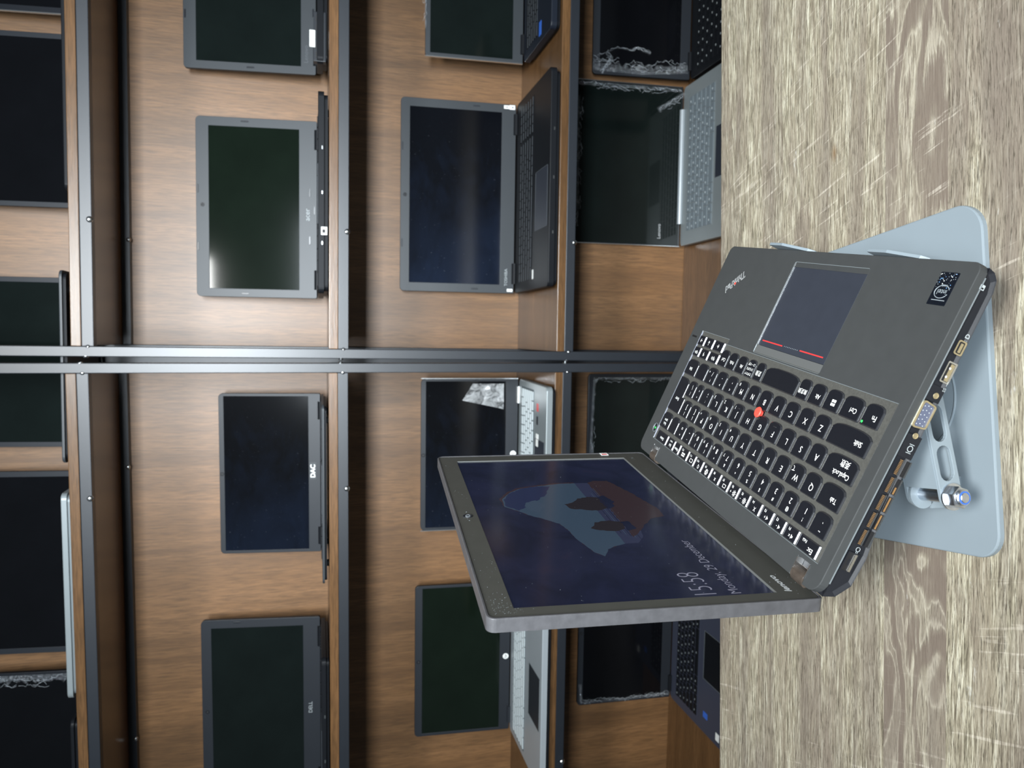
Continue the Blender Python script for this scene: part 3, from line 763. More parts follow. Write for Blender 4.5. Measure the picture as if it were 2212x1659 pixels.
TOPB = ((0.17, 0.985), (0.83, 0.985))
R1, R2, R3, R4 = ('laptops on the top shelf', 'laptops on the eye level shelf', 'laptops on the third shelf', 'laptops on the lowest shelf')
LAPS = [
 # top shelf
 dict(x0=0.5638, x1=0.905, D=1.54, z=LR[0], T=0.016, ztop=0.6, dep=0.19, tilt=6, base='gbez2', keys='keyb', bezel='bbez', lcd='lcd_black', m=(.03, .03, .08, .10), extra=(silver_edge,), group=R1,
      label='laptop at the far right end of the top shelf, only its silver-edged corner in view'),
 dict(x0=0.2235, x1=0.529, D=1.54, z=LR[0], T=0.011, ztop=0.61, dep=0.19, tilt=6, base='bbase', keys='keyb', bezel='gbez2', lcd='lcd_black', m=(.03, .03, .08, .02), group=R1,
      label='black-screened laptop on the top shelf above the green-screened one'),
 dict(x0=-0.21, x1=0.0979, D=1.54, z=LL[0] + 0.0002, T=0.0125, ztop=0.61, dep=0.19, tilt=6, base='gbez', keys='keyb', bezel='gbez2', lcd='lcd_teal', m=(.03, .03, .08, .04), under='bbase', foot=0.006, group=R1,
      label='laptop on the top shelf standing behind the two middle posts, bridging both shelving units'),
 dict(x0=-0.5956, x1=-0.2538, D=1.54, z=LL[0], T=0.016, ztop=0.61, dep=0.19, tilt=6, base='gbase', keys='keyb', bezel='gbez2', lcd='lcd_black', m=(.03, .03, .08, .02), under='gbase', group=R1,
      label='top shelf laptop with black screen and thin silver-grey base'),
 dict(x0=-0.9288, x1=-0.6285, D=1.54, z=LL[0], T=0.011, ztop=0.61, dep=0.19, tilt=6, base='bbase', keys='keyb', bezel='bbez', lcd='lcd_black', m=(.03, .05, .08, .02), group=R1,
      film=(([(0.985, 0.25), (0.985, 0.98)], 3, 0.022, 10),),
      label='top shelf laptop with crumpled clear film along its screen edge'),
 # eye level shelf
 dict(x0=0.4969, x1=0.8233, D=1.535, z=LR[1], T=0.02, ztop=0.2433, dep=0.07, tilt=6.5, base='bbase', keys='keyb', bezel='gbez', lcd='lcd_teal', m=(.045, .045, .095, .115), group=R2, cr=0.006,
      bumpers=((0.3, 0.985), (0.02, 0.5), (0.35, 0.02)), text=(('Lenovo', 0.115, 0.075, 0.011, 'faint', 0.0),), nokeys=True, extra=(open_ports,),
      label='worn grey-bezel laptop with exposed sockets and white tape at its base corner'),
 dict(x0=0.0721, x1=0.4097, D=1.535, z=LR[1], T=0.018, ztop=0.2233, dep=0.195, tilt=6.5, base='bbase', keys='keyb', bezel='gbez', lcd='lcd_green', m=(.047, .05, .105, .150), group=R2, cr=0.008, camx=0.004,
      bumpers=((0.02, 0.6), (0.5, 0.02), (0.28, 0.985), (0.6, 0.985), (0.33, 0.06), (0.60, 0.06), (0.98, 0.6)), bumpm='bbez', text=(('acer', 0.475, 0.075, 0.0135, 'iconw', 0.0),),
      extra=(white_tag, ports()), label='laptop with dark green screen and grey bezel, alone between the posts at eye level'),
 dict(x0=-0.4276, x1=-0.1125, D=1.535, z=LL[1], T=0.0115, ztop=0.1861, dep=0.195, tilt=6.5, base='gbez', keys='keyb', bezel='gbez2', lcd='lcd_smear2', m=(.018, .018, .05, .12), group=R2, cr=0.008, foot=0.006,
      lidst=((0.515, 0.075, 0.034, 0.0125, 'gbez'),), text=(('DAC', 0.515, 0.077, 0.0125, 'white', 0.03),),
      label='slim charcoal laptop with the letters DAC under its black screen'),
 dict(x0=-0.9278, x1=-0.5568, D=1.535, z=LL[1], T=0.0145, ztop=0.2244, dep=0.195, tilt=6.5, base='bbase', keys='keyb', bezel='gbez2', lcd='lcd_teal', m=(.045, .045, .085, .145), group=R2, cr=0.009, camx=0.0, pips=True,
      text=(('DELL', 0.5, 0.085, 0.0105, 'iconw', 0.0),), bumpers=((0.985, 0.7),), extra=(ports(),),
      label='wide dark-bezel laptop with DELL lettering on the eye level shelf'),
 # third shelf
 dict(x0=0.5527, x1=0.899, D=1.5171, z=LR[2], T=0.02, ztop=-0.2039, dep=0.1845, tilt=3, base='nbase', keys='keyb', bezel='gbez', lcd='lcd_teal', m=(.02, .02, .05, .105), group=R3, cr=0.006, kedge='faint',
      bst=((0.07, 0.62, 0.026, 0.014, 'bluest', ''),), extra=(silver_edge,), film=(([(0.15, 0.99), (0.5, 0.995)], 9, 0.006, 6),),
      label='laptop with navy keyboard deck and small blue sticker, right end of the third shelf'),
 dict(x0=0.0951, x1=0.4843, D=1.5635, z=LR[2], T=0.02, ztop=-0.1622, dep=0.2384, tilt=3, base='bbase', keys='keyb', bezel='gbez', lcd='lcd_smear', m=(.046, .044, .078, .125), group=R3, cr=0.008, numpad=True, kedge='faint', tpx=-0.03, tpw=0.055,
      bumpers=((0.25, 0.985), (0.75, 0.985), (0.02, 0.35), (0.98, 0.35)), bumpm='gbez2', text=(('TOSHIBA', 0.085, 0.072, 0.0088, 'iconw', 0.0),),
      lidst=((0.985, 0.035, 0.009, 0.012, 'white'), (0.985, 0.085, 0.007, 0.011, 'white'), (0.016, 0.035, 0.006, 0.012, 'white')), bst=((0.075, 0.57, 0.018, 0.009, 'white', ''),), extra=(ports(),),
      label='black laptop with smeared dusty screen and TOSHIBA lettering'),
 dict(x0=-0.3907, x1=-0.0814, D=1.5087, z=LL[2], T=0.02, ztop=-0.1995, dep=0.1916, tilt=3, base='gbase', keys='keyw', bezel='gbez2', lcd='lcd_smear2', m=(.018, .018, .05, .125), group=R3, cr=0.009, hinge='silver', tray='keyd', kdepth=0.55,
      bst=((0.86, 0.70, 0.015, 0.012, 'redst', ''), (0.78, 0.70, 0.016, 0.010, 'bbez', ''), (0.66, 0.70, 0.024, 0.016, 'white', '')), bumpers=((0.985, 0.45),), extra=(peel_patch, hp_ring, silver_edge),
      label='silver-base laptop with pale keys, red sticker and peeling film on its screen'),
 dict(x0=-0.8462, x1=-0.5183, D=1.5553, z=LL[2], T=0.02, ztop=-0.194, dep=0.229, tilt=3, base='sbase', keys='keyw', bezel='gbez2', lcd='lcd_green', m=(.018, .018, .075, .11), group=R3, cr=0.008, tray='keyd', hinge='gbez2', tpm='gbez2', tpe='gbase', kdepth=0.48,
      extra=(hp_ring,), label='silver laptop with dark green screen on the third shelf, furthest from the posts'),
 # lowest shelf
 dict(x0=0.5708, x1=0.9324, D=1.5574, z=LR[3], T=0.02, ztop=-0.5708, dep=0.225, tilt=6, base='bbase', keys='keyb', bezel='gbez2', lcd='lcd_black', m=(.03, .03, .07, .10), group=R4, kleg='iconw', kdepth=0.60, km=0.035,
      film=(([(0.035, 0.02), (0.01, 0.5), (0.02, 1.0)], 5, -0.030, 15), ([(0.10, 0.95), (0.155, 0.75), (0.145, 0.60), (0.16, 0.55), (0.13, 0.42)], 8, 0.004, 9), ([(0.0, 0.9), (0.09, 0.8), (0.13, 0.84)], 12, 0.008, 8)),
      label='black laptop with bright crumpled film bunched along its screen side'),
 dict(x0=0.2131, x1=0.5624, D=1.5851, z=LR[3], T=0.02, ztop=-0.541, dep=0.235, tilt=3, base='gbase', keys='keyg', bezel='bbez', lcd='lcd_teal', m=(.006, .006, .01, .01), group=R4, kleg='keyw', hinge='sbase', onehinge=True, tray='gbase', kdepth=0.58, km=0.085, inner=(.07, .26, .05, .06), innerm='lcd_teal',
      text=(('Lenovo', 0.09, 0.20, 0.011, 'logo', 0.0),), film=(([(0.99, 0.02), (0.99, 0.98)], 15, 0.014, 16), ([(0.9, 0.985), (0.1, 0.985)], 17, 0.010, 10), ([(0.97, 0.0), (0.86, 0.25)], 19, 0.018, 8)), extra=(silver_edge,),
      label='grey metal laptop with film-wrapped screen and a bright silver hinge bar'),
 dict(x0=-0.4308, x1=-0.0729, D=1.555, z=LL[3], T=0.02, ztop=-0.5702, dep=0.22, tilt=3, base='bbase', keys='keyb', bezel='bbez', lcd='lcd_teal', m=(.02, .02, .06, .12), group=R4, film=(([(0.98, 0.05), (0.98, 0.95), (0.3, 0.99)], 21, 0.010, 12),),
      label='lowest shelf laptop mostly hidden behind the open foreground laptop'),
 dict(x0=-0.8232, x1=-0.4881, D=1.572, z=LL[3], T=0.02, ztop=-0.5621, dep=0.235, tilt=2, base='slate', keys='keyb', bezel='gbez2', lcd='lcd_black', m=(.022, .03, .055, .10), group=R4, kleg='dim', tpm='bbase', tpe='gbase', km=0.06, tpx=0.0,
      bst=((0.12, 0.68, 0.013, 0.018, 'bluest', ''), (0.06, 0.90, 0.016, 0.014, 'white', '')), film=(([(0.02, 0.0), (0.01, 0.5), (0.015, 0.97), (0.15, 0.99)], 25, -0.010, 16),),
      label='slate-blue laptop with blue and white stickers on the lowest shelf'),
]
for s in LAPS: shelf_laptop(s)

# ------------------------------------------------------------------ foreground laptop (millimetres, x right, y towards hinge, z up)
WB = ((0.142799374, -0.920726313, 0.363141013, 0.045284897), (0.987249118, 0.158579185, 0.013849916, 0.342221107), (-0.070338588, 0.356532885, 0.931631249, -0.350370037), (0, 0, 0, 1))
WL = ((0.131601991, -0.00804650613, 0.991269978, -0.147394137), (0.989408912, 0.0628462577, -0.130844768, 0.374355878), (-0.0612447653, 0.997990782, 0.0162319775, -0.283294468), (0, 0, 0, 1))
BM, LMW = Matrix(WB), Matrix(WL)
LT = empty('open_laptop', BM)
S = 0.001
W_, D_ = 304.6, 206.0
# lower case: side profile extruded across the width
prof = [(1.2, -5.2), (2.2, -9.5), (5.5, -13.0), (12, -14.6), (98, -15.6), (160, -18.0), (176, -20.4), (194, -19.6), (203, -13.0), (205.5, -5.2)]
g = G()
n = len(prof)
def sect(x, k=0.0):
    cy_ = 103; return [(x, cy_ + (p[0] - cy_) * (1 - k * 0.02), p[1] + (k * 2.0 if p[1] < -6 else 0)) for p in prof]
secs = [sect(2.6, 1.0), sect(0.5, 0.25), sect(0.2), sect(W_ - 0.2), sect(W_ - 0.5, 0.25), sect(W_ - 2.6, 1.0)]
secs[0] = [(1.6, p[1], p[2]) for p in secs[0]]; secs[-1] = [(W_ - 1.6, p[1], p[2]) for p in secs[-1]]
vs = [p for q in secs for p in q]
fs = [(k * n + i, k * n + (i + 1) % n, (k + 1) * n + (i + 1) % n, (k + 1) * n + i) for k in range(len(secs) - 1) for i in range(n)]
fs += [tuple(range(n)), tuple(reversed([(len(secs) - 1) * n + i for i in range(n)]))]
g.add(vs, fs, 'case')
# raised port band on the near (left) side
g.box((-0.15, 100, -16.4), (0.25, 113.8, -6.6), 'case'); g.box((-0.15, 70, -15.4), (0.25, 79, -6.3), 'case')
base = g.build('base', LT, S)
g = G()
kb = [(9.6, 87.4), (229.5, 87.4), (229.5, 82.6), (283.8, 82.6), (283.8, 190.2), (9.6, 190.2)]
hl = rrect(14.2, 193.2, 28.0, 206.5, 1.5, 3); hr = rrect(262.0, 195.4, 275.2, 206.5, 1.5, 3)
tpo = rrect(92.0, 9.6, 184.6, 85.6, 1.2, 3)
outer = rrect(0, 0, W_, D_ + 0.2, [6, 6, 9, 9], 6)
def notch(o):
    """cover outline with two hinge notches in its rear edge"""
    pts = []
    rear = D_ + 0.2
    for p in o:
        pts.append(p)
    # insert notches between the two rear corners (outline runs CCW: rear edge goes right to left)
    i = max(range(len(pts)), key=lambda k: (round(pts[k][1], 3) >= rear - 0.001, -abs(pts[k][0] - (W_ - 9)) < 0.01 and 1 or 0, pts[k][0]))
    out = pts[:i + 1] + [(275.2, rear), (275.2, 195.6), (262.0, 195.6), (262.0, rear), (28.0, rear), (28.0, 193.4), (14.2, 193.4), (14.2, rear)] + pts[i + 1:]
    return out
idx = [k for k, p in enumerate(outer) if p[1] > D_ + 0.19]
mx = max(idx, key=lambda k: outer[k][0])
out = outer[:mx + 1] + [(275.2, D_ + 0.2), (275.2, 195.6), (262.0, 195.6), (262.0, D_ + 0.2), (28.0, D_ + 0.2), (28.0, 193.4), (14.2, 193.4), (14.2, D_ + 0.2)] + outer[mx + 1:]
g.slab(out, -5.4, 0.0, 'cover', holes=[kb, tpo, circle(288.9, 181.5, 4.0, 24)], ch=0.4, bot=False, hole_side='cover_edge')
# thin parting step along the left and right sides
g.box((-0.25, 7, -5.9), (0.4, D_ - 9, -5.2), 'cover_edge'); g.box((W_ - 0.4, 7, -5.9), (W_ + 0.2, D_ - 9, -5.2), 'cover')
# slim slot by the arrow keys
g.box((290, 88.6, 0.0), (300, 90.4, 0.05), 'hole')
g.build('palmrest', LT, S)
g = G()
g.slab(rrect(9.6, 82.6, 283.8, 190.2, 0.5, 1), -3.0, -0.55, 'kframe', holes=[circle(136.0, 126.5, 4.6, 24)])
g.box((9.6, 82.6, -3.4), (283.8, 190.2, -3.0), 'hole')
g.box((283.0, 83.2, -0.55), (283.75, 189.5, -0.02), 'keyglint')
kbd = g.build('keyboard', LT, S)

def key(x0, x1, y0, y1, legs, curve=2.6, silver=False, low=False, pts=None, notchq=None):
    """one key: skirt, slightly dished top, legends printed on it"""
    g = G()
    if pts is None:
        if curve > 0:
            pts = []
            r = min(3.2, (x1 - x0) / 3)
            # front edge bulges towards the user and runs into round front corners
            nn = 12
            for i in range(nn + 1):
                t = i / nn; u = 2 * t - 1
                pts.append((x0 + (x1 - x0) * t, y0 + curve * (abs(u) ** 3.2)))
            pts[0] = (x0, y0 + curve + 1.2); pts[-1] = (x1, y0 + curve + 1.2)
            pts += rrect(x0, y0, x1, y1, 1.1, 3)[8:]
        else:
            pts = rrect(x0, y0, x1, y1, 0.8, 3)
    if notchq:
        c_, rr = notchq; q = []
        for p in pts:
            d = Vector((p[0] - c_[0], p[1] - c_[1]))
            q.append(p if d.length > rr else (c_[0] + d.normalized().x * rr, c_[1] + d.normalized().y * rr))
        pts = q
    zt = 0.75 if not low else 0.35
    g.slab(pts, -2.6, zt, 'key', ch=0.75, bot=False, side='key_side')
    if silver:  # pale strip painted as the reflection on the key's left wall
        g.add([(x0 - 0.62, y0 + 0.5, -0.45), (x0 - 0.02, y0 + 0.5, zt - 0.05), (x0 - 0.02, y1 - 0.5, zt - 0.05), (x0 - 0.62, y1 - 0.5, -0.45)], [(0, 1, 2, 3)], 'keyglint')
    w, h = x1 - x0, y1 - y0
    for L in legs:
        txt, fx, fy, sz = L[:4]; mm = L[4] if len(L) > 4 else 'legend'; sxx = L[5] if len(L) > 5 else 0.9
        X, Y = x0 + fx * w, y0 + fy * h
        if txt == 'WIN':
            for a in (0, 1):
                for b in (0, 1): g.box((X - 2.3 + a * 2.4, Y - 2.2 + b * 2.4, zt), (X - 0.45 + a * 2.4, Y - 0.4 + b * 2.4, zt + 0.04), 'legend')
        elif txt == 'DOT': g.cyl((X, Y, zt), (0, 0, 1), sz, 0.05, 'green', 12)
        elif txt == 'BUMP': g.box((X - 1.6, Y - 0.3, zt), (X + 1.6, Y + 0.3, zt + 0.25), 'key_side')
        elif txt in ('SUN', 'GEAR'):
            r = sz
            if txt == 'SUN': g.slab(circle(X, Y, r * 0.55, 14), zt, zt + 0.04, mm, holes=[circle(X, Y, r * 0.3, 14)], bot=False)
            else: g.slab(circle(X, Y, r * 0.62, 14), zt, zt + 0.04, mm, holes=[circle(X, Y, r * 0.3, 14)], bot=False)
            for k in range(8):
                a = k * pi / 4; T = Matrix.Translation((X, Y, zt)) @ Matrix.Rotation(a, 4, 'Z')
                g.box((r * (0.7 if txt == 'SUN' else 0.5), -0.12 * r, 0), (r, 0.12 * r, 0.04), mm, T)
        elif txt in ('SPK', 'SPKX', 'SPK+', 'SPK-'):
            g.add([(X - 1.6, Y - 0.6, zt + .04), (X - 0.8, Y - 0.6, zt + .04), (X + 0.3, Y - 1.5, zt + .04), (X + 0.3, Y + 1.5, zt + .04), (X - 0.8, Y + 0.6, zt + .04), (X - 1.6, Y + 0.6, zt + .04)], [(0, 1, 2, 3, 4, 5)], mm)
            if len(txt) == 4: g.text({'X': 'x', '+': '+', '-': '-'}[txt[3]], X + 2.2, Y, zt + .04, 3.4, mm)
        elif txt == 'RECT':
            g.slab(rrect(X - sz, Y - sz * .62, X + sz, Y + sz * .62, .2, 1), zt, zt + 0.04, mm, holes=[rrect(X - sz + .35, Y - sz * .62 + .35, X + sz - .35, Y + sz * .62 - .35, .1, 1)], bot=False)
        elif txt == 'GRID':
            for a in range(3):
                for b in range(2): g.box((X - sz + a * sz * .7, Y - sz * .5 + b * sz * .6, zt), (X - sz + a * sz * .7 + sz * .5, Y - sz * .5 + b * sz * .6 + sz * .4, zt + .04), mm)
        else: g.text(txt, X, Y, zt + 0.04, sz, mm, sx=sxx, bold=0.0)
    return g.build('key', kbd, S)

kx = lambda i, a=46.5, p=18.45: a + p * i
KW, KH = 16.0, 14.6
# function row
fx = [12.6, 35.3, 51.2, 66.4, 82.2, 99.4, 115.4, 130.3, 145.6, 162.0, 177.8, 192.6, 206.8, 225.0, 237.5, 253.9, 279.5]
ficon = [[('Esc', .32, .70, 4.6), ('FnLk', .72, .30, 2.7)], [('F1', .7, .25, 2.8), ('SPKX', .38, .66, 1)], [('F2', .7, .25, 2.8), ('SPK-', .38, .66, 1)], [('F3', .7, .25, 2.8), ('SPK+', .38, .66, 1)],
         [('F4', .7, .25, 2.8), ('X', .4, .68, 4.2)], [('F5', .7, .25, 2.8), ('SUN', .30, .66, 2.3), ('-', .72, .66, 4.0)], [('F6', .7, .25, 2.8), ('SUN', .30, .66, 2.3), ('+', .72, .66, 4.0)],
         [('F7', .7, .25, 2.8), ('RECT', .4, .66, 2.2)], [('F8', .7, .25, 2.8), ('x', .42, .68, 5.0)], [('F9', .7, .25, 2.8), ('GEAR', .42, .62, 2.6)],
         [('F10', .7, .25, 2.6), ('Q', .4, .66, 4.0)], [('F11', .7, .25, 2.6), ('RECT', .42, .62, 2.4)], [('F12', .7, .25, 2.6), ('GRID', .5, .62, 3.0)],
         [('Home', .5, .6, 3.6, 'legend', .8)], [('End', .45, .66, 3.6, 'legend', .8), ('Insert', .5, .28, 2.4)], [('Delete', .45, .60, 3.6, 'legend', .8)]]
for i in range(16):
    key(fx[i] + 1.3, fx[i + 1] - 1.1, 180.8, 190.0, ficon[i], curve=0, silver=True, low=True)
# number row
R = lambda: None
def row(spec, y0, y1): 
    for (x0, x1, lg) in spec: key(x0, x1, y0, y1, lg)
def num(a, b, c=None):
    l = [(a, .42, .38, 5.6), (b, .40, .76, 3.6)]
    if c: l.append((c, .80, .30, 3.4))
    return l
n0 = [(13.2, 30.0, [('`', .42, .40, 5), ('~', .40, .76, 4)])]
syms = [('1', '!'), ('2', '@'), ('3', '#'), ('4', '$'), ('5', '%'), ('6', '^'), ('7', '&', '7'), ('8', '*', '8'), ('9', '(', '9'), ('0', ')', '/')]
for i, q in enumerate(syms): n0.append((kx(i, 32.2, 18.3), kx(i, 32.2, 18.3) + 16.0, num(*q)))
n0 += [(215.0, 228.6, num('-', '_')), (230.4, 245.0, num('=', '+')), (247.0, 261.2, []), (263.2, 282.0, [('Back', .5, .72, 3.6, 'legend', .8), ('space', .5, .45, 3.6, 'legend', .8)])]
row(n0, 162.4, 177.6)
let = lambda c, x=None: [(c, .42, .60, 6.2)] + ([(x, .80, .26, 3.8)] if x else [])
q0 = [(13.6, 36.0, [('Tab', .34, .62, 4.6)])]
for i, (c, x) in enumerate((('Q', None), ('W', None), ('E', None), ('R', None), ('T', None), ('Y', None), ('U', '4'), ('I', '5'), ('O', '6'))):
    l = let(c, x)
    if c == 'W': l.append(('て', .78, .28, 4.6))
    q0.append((kx(i, 38.3), kx(i, 38.3) + KW, l))
q0 += [(204.6, 220.0, let('P', '*')), (222.0, 237.4, num('[', '{')), (239.4, 255.0, num(']', '}'))]
row(q0, 144.6, 159.8)
a0 = [(13.6, 44.4, [('CapsLock', .40, .72, 4.6), ('英数', .40, .30, 5.0)])]
for i, (c, x) in enumerate((('A', None), ('S', None), ('L', None), ('F', None), ('G', None), ('H', None), ('J', '1'), ('K', '2'), ('L', '3'))):
    l = let(c, x)
    if i in (3, 6): l.append(('BUMP', .5, .24, 1))
    a0.append((kx(i, 46.6), kx(i, 46.6) + KW, l))
a0 += [(212.8, 230.6, num(';', ':')), (232.6, 244.0, num('\'', '"')), (245.8, 260.4, num('\\', '|'))]
TPC = ((136.0, 126.5), 5.0)
for (x0, x1, lg) in a0: key(x0, x1, 127.0, 142.0, lg, notchq=TPC if 119 < x0 < 150 else None)
# enter spans two rows
key(262.4, 282.0, 127.0, 159.8, [('Enter', .45, .64, 4.2, 'legend', .85)], pts=[(262.4, 131.5), (264.5, 129.0), (270, 127.3), (282.0, 127.3), (282.0, 159.8), (257.6, 159.8), (257.0, 159.2), (257.0, 145.2), (257.8, 144.6), (262.4, 144.6)])
z0 = [(14.4, 53.6, [('Shift', .25, .55, 4.8)])]
for i, (c, x) in enumerate((('Z', None), ('X', None), ('C', None), ('V', None), ('B', None), ('N', None), ('M', '0'))):
    z0.append((kx(i, 56.0, 18.35), kx(i, 56.0, 18.35) + KW, let(c, x)))
z0 += [(184.4, 200.6, num(',', '<')), (202.8, 219.4, num('.', '>')), (221.6, 238.0, num('/', '?', '+')), (240.2, 257.8, []), (260.0, 282.0, [('Shift', .52, .60, 4.0, 'legend', .8)])]
for (x0, x1, lg) in z0: key(x0, x1, 109.2, 124.2, lg, notchq=TPC if 127 < x0 < 150 else None)
b0 = [(15.6, 32.2, [('Fn', .35, .60, 5.0), ('DOT', .88, .86, 0.8)]), (34.2, 53.8, [('Ctrl', .38, .60, 4.6)]), (56.0, 72.2, [('WIN', .42, .60, 1)]), (74.6, 90.0, [('Alt', .38, .60, 4.6)]),
      (92.4, 105.2, [('無変換', .5, .62, 3.9, 'legend', .9)]), (107.4, 153.2, []), (155.6, 167.6, [('変換', .5, .60, 4.6, 'legend', .9)]), (169.8, 182.2, [('カタカナ', .5, .82, 2.8), ('ひらがな', .5, .55, 2.8), ('ローマ字', .5, .28, 2.8)]),
      (184.4, 198.4, [('Alt', .4, .58, 4.2)]), (200.4, 214.2, [('PrtSc', .48, .58, 4.0, 'legend', .8)]), (216.2, 230.4, [('Ctrl', .42, .58, 4.2)])]
for (x0, x1, lg) in b0: key(x0, x1, 91.4, 106.2, lg)
for (x0, x1, lg) in ((232.8, 250.4, [('PgUp', .45, .55, 3.8, 'legend', .8)]), (252.4, 268.2, [('↑', .5, .5, 5.6)]), (270.2, 281.8, [('PgDn', .5, .55, 3.4, 'legend', .8)])): key(x0, x1, 97.4, 106.4, lg, curve=0, silver=True)
for (x0, x1, t) in ((232.8, 250.4, '←'), (252.4, 268.2, '↓'), (270.2, 281.8, '→')): key(x0, x1, 86.6, 95.8, [(t, .5, .5, 5.6)], curve=0, silver=True)
# pointing stick
g = G(); g.cyl((136.0, 126.5, -1.0), (0, 0, 1), 2.2, 2.4, 'red', 20); g.cyl((136.0, 126.5, 1.2), (0, 0, 1), 3.6, 1.0, 'red', 24, r2=4.1); g.cyl((136.0, 126.5, 2.2), (0, 0, 1), 4.1, 0.7, 'red', 24, r2=3.5)
g.build('pointing_stick', kbd, S)
# touchpad
g = G(); g.slab(rrect(92.6, 10.2, 184.0, 79.0, 1.2, 3), -2.0, -0.55, 'pad', ch=0.25)
g.box((92.4, 79.2, -2.0), (184.2, 85.2, -0.35), 'padbar')  # button bar, its paler grey painted in for a bright reflection
g.box((150.0, 74.4, -0.55), (179.6, 75.3, -0.50), 'redline'); g.box((96.6, 74.0, -0.55), (126.0, 74.9, -0.50), 'redline')
for i in range(9): g.box((129 + i * 2.2, 74.4, -0.55), (129.6 + i * 2.2, 74.9, -0.50), 'dim')
g.box((184.0, 10.0, -0.4), (184.5, 79, 0.02), 'silver'); g.box((92.0, 9.6, -1.2), (184.4, 13.4, -0.30), 'cover')
g.build('touchpad', LT, S)
g = G(); g.slab(slot(288.9, 181.5, 11.0, 5.6, RAD(90)), -1.2, -0.25, 'case', ch=0.4); g.cyl((288.9, 181.8, -0.25), (0, 0, 1), 0.9, 0.12, 'green', 12)
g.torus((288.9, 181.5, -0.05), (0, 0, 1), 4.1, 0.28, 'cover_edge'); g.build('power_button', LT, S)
# metal-look logo, bottom right of the palmrest
g = G(); A = RAD(38)
g.text('ThinkPad', 256.8, 21.4, 0.09, 10.2, 'logo', ang=A, align='LEFT', sx=0.74, bold=0.028)
g.text('ThinkPad', 256.8, 21.4, 0.14, 10.2, 'case', ang=A, align='LEFT', sx=0.74, bold=-0.018)
g.cyl((264.6, 34.2, 0.1), (0, 0, 1), 1.1, 0.25, 'red', 16)
tag(g.build('logo', LT, S), 'silver outlined lettering with a red dot')
# processor sticker, bottom left
g = G(); g.slab(rrect(12.2, 7.3, 26.8, 27.4, 0.6, 2), 0.0, 0.22, 'sticker_dark')
ring = [(19.4 + 5.4 * cos(a), 19.2 + 3.9 * sin(a), 0.26) for a in [RAD(200 + 320 * i / 30) for i in range(31)]]
g.tube(ring, 0.22, 'dim', 5); g.text('intel', 19.2, 19.4, 0.26, 4.4, 'dim'); g.text('inside', 19.4, 15.6, 0.26, 2.2, 'dim')
g.box((14, 24.2, 0.22), (24.5, 24.6, 0.27), 'dim')
rnd = random.Random(2)
for _ in range(46):
    a, b = rnd.uniform(12.8, 26.2), rnd.uniform(7.8, 17.0); q = rnd.uniform(0.12, 0.42); g.box((a, b, 0.22), (a + q * 1.4, b + q, 0.26), rnd.choice(['legend', 'dim', 'dim', 'legblue']))
tag(g.build('sticker', LT, S), 'dark scratched processor sticker')
# side ports on the left face (x = 0)
def SX(gg, nm, label=None):
    o = gg.build(nm, LT, S)
    if label: o['label'] = label
    return o
FM = Matrix(((0, 0, -1, 0), (-1, 0, 0, 0), (0, 1, 0, 0), (0, 0, 0, 1)))     # (u, v, w) -> y = -u, z = v, out of the left face = w
def U(y): return -y
g = G(); vga = [(-96.2, -5.6), (-79.6, -5.6), (-80.8, -14.9), (-95.0, -14.9)]
def rnd_poly(p, r):
    out = []; n = len(p)
    for i in range(n):
        a, b, c = Vector(p[i - 1]), Vector(p[i]), Vector(p[(i + 1) % n])
        d1 = (a - b).normalized() * r; d2 = (c - b).normalized() * r
        for k in range(5):
            t = k / 4; out.append(tuple((b + d1).lerp(b, t).lerp(b.lerp(b + d2, t), t)))
    return out
vp = rnd_poly(vga, 1.8)
cxm, cym = -87.9, -10.2
vin = [(cxm + (p[0] - cxm) * 0.88, cym + (p[1] - cym) * 0.84) for p in vp]
g.slab(vp, -0.2, 1.3, 'brass', holes=[vin], T=FM)
g.slab(vin, -0.2, 0.5, 'vga', T=FM)
for rr in range(3):
    for k in range(5):
        g.dome((-93.6 + k * 2.7 + (0.7 if rr == 1 else 0), -8.0 - rr * 2.2, 0.5), (0, 0, 1), 0.34, 0.3, 'iconw', 8, T=FM)
SX(g, 'vga_port', 'gold-framed video socket with fifteen pin holes')
for yy in (75.4, 100.2):
    g = G(); g.cyl((U(yy), -11.3, -0.2), (0, 0, 1), 1.9, 0.7, 'case', 20, T=FM); g.torus((U(yy), -11.3, 0.5), (0, 0, 1), 1.5, 0.35, 'brass', 20, 6, T=FM); g.cyl((U(yy), -11.3, 0.3), (0, 0, 1), 1.2, 0.3, 'brass', 16, T=FM); SX(g, 'port_screw')
g = G(); hole = rrect(-67.2, -15.2, -54.8, -8.9, 0.5, 2)
g.slab(hole, -0.2, 0.25, 'silver', holes=[rrect(-66.3, -14.0, -55.7, -9.6, 0.3, 2)], T=FM); g.box((-66.3, -14.0, -0.3), (-55.7, -9.6, 0.0), 'hole', FM)
g.box((-66.0, -13.9, 0.0), (-56.0, -11.4, 0.2), 'brass', FM)
for k in (-63.6, -58.6): g.cyl((k, -11.6, 0.2), (0, 0, 1), 0.62, 0.12, 'white', 12, T=FM)
SX(g, 'usb_port', 'silver usb socket')
g = G(); g.slab(rrect(-50.4, -14.4, -42.0, -8.8, 1.1, 3), -0.2, 0.22, 'brass', holes=[rrect(-49.6, -13.4, -42.8, -9.5, 0.8, 3)], T=FM); g.box((-49.8, -13.5, -0.3), (-42.6, -9.4, 0.0), 'hole', FM); g.box((-49.0, -12.6, 0.0), (-43.6, -10.9, 0.16), 'brass', FM)
SX(g, 'display_port', 'small gold-coloured display socket')
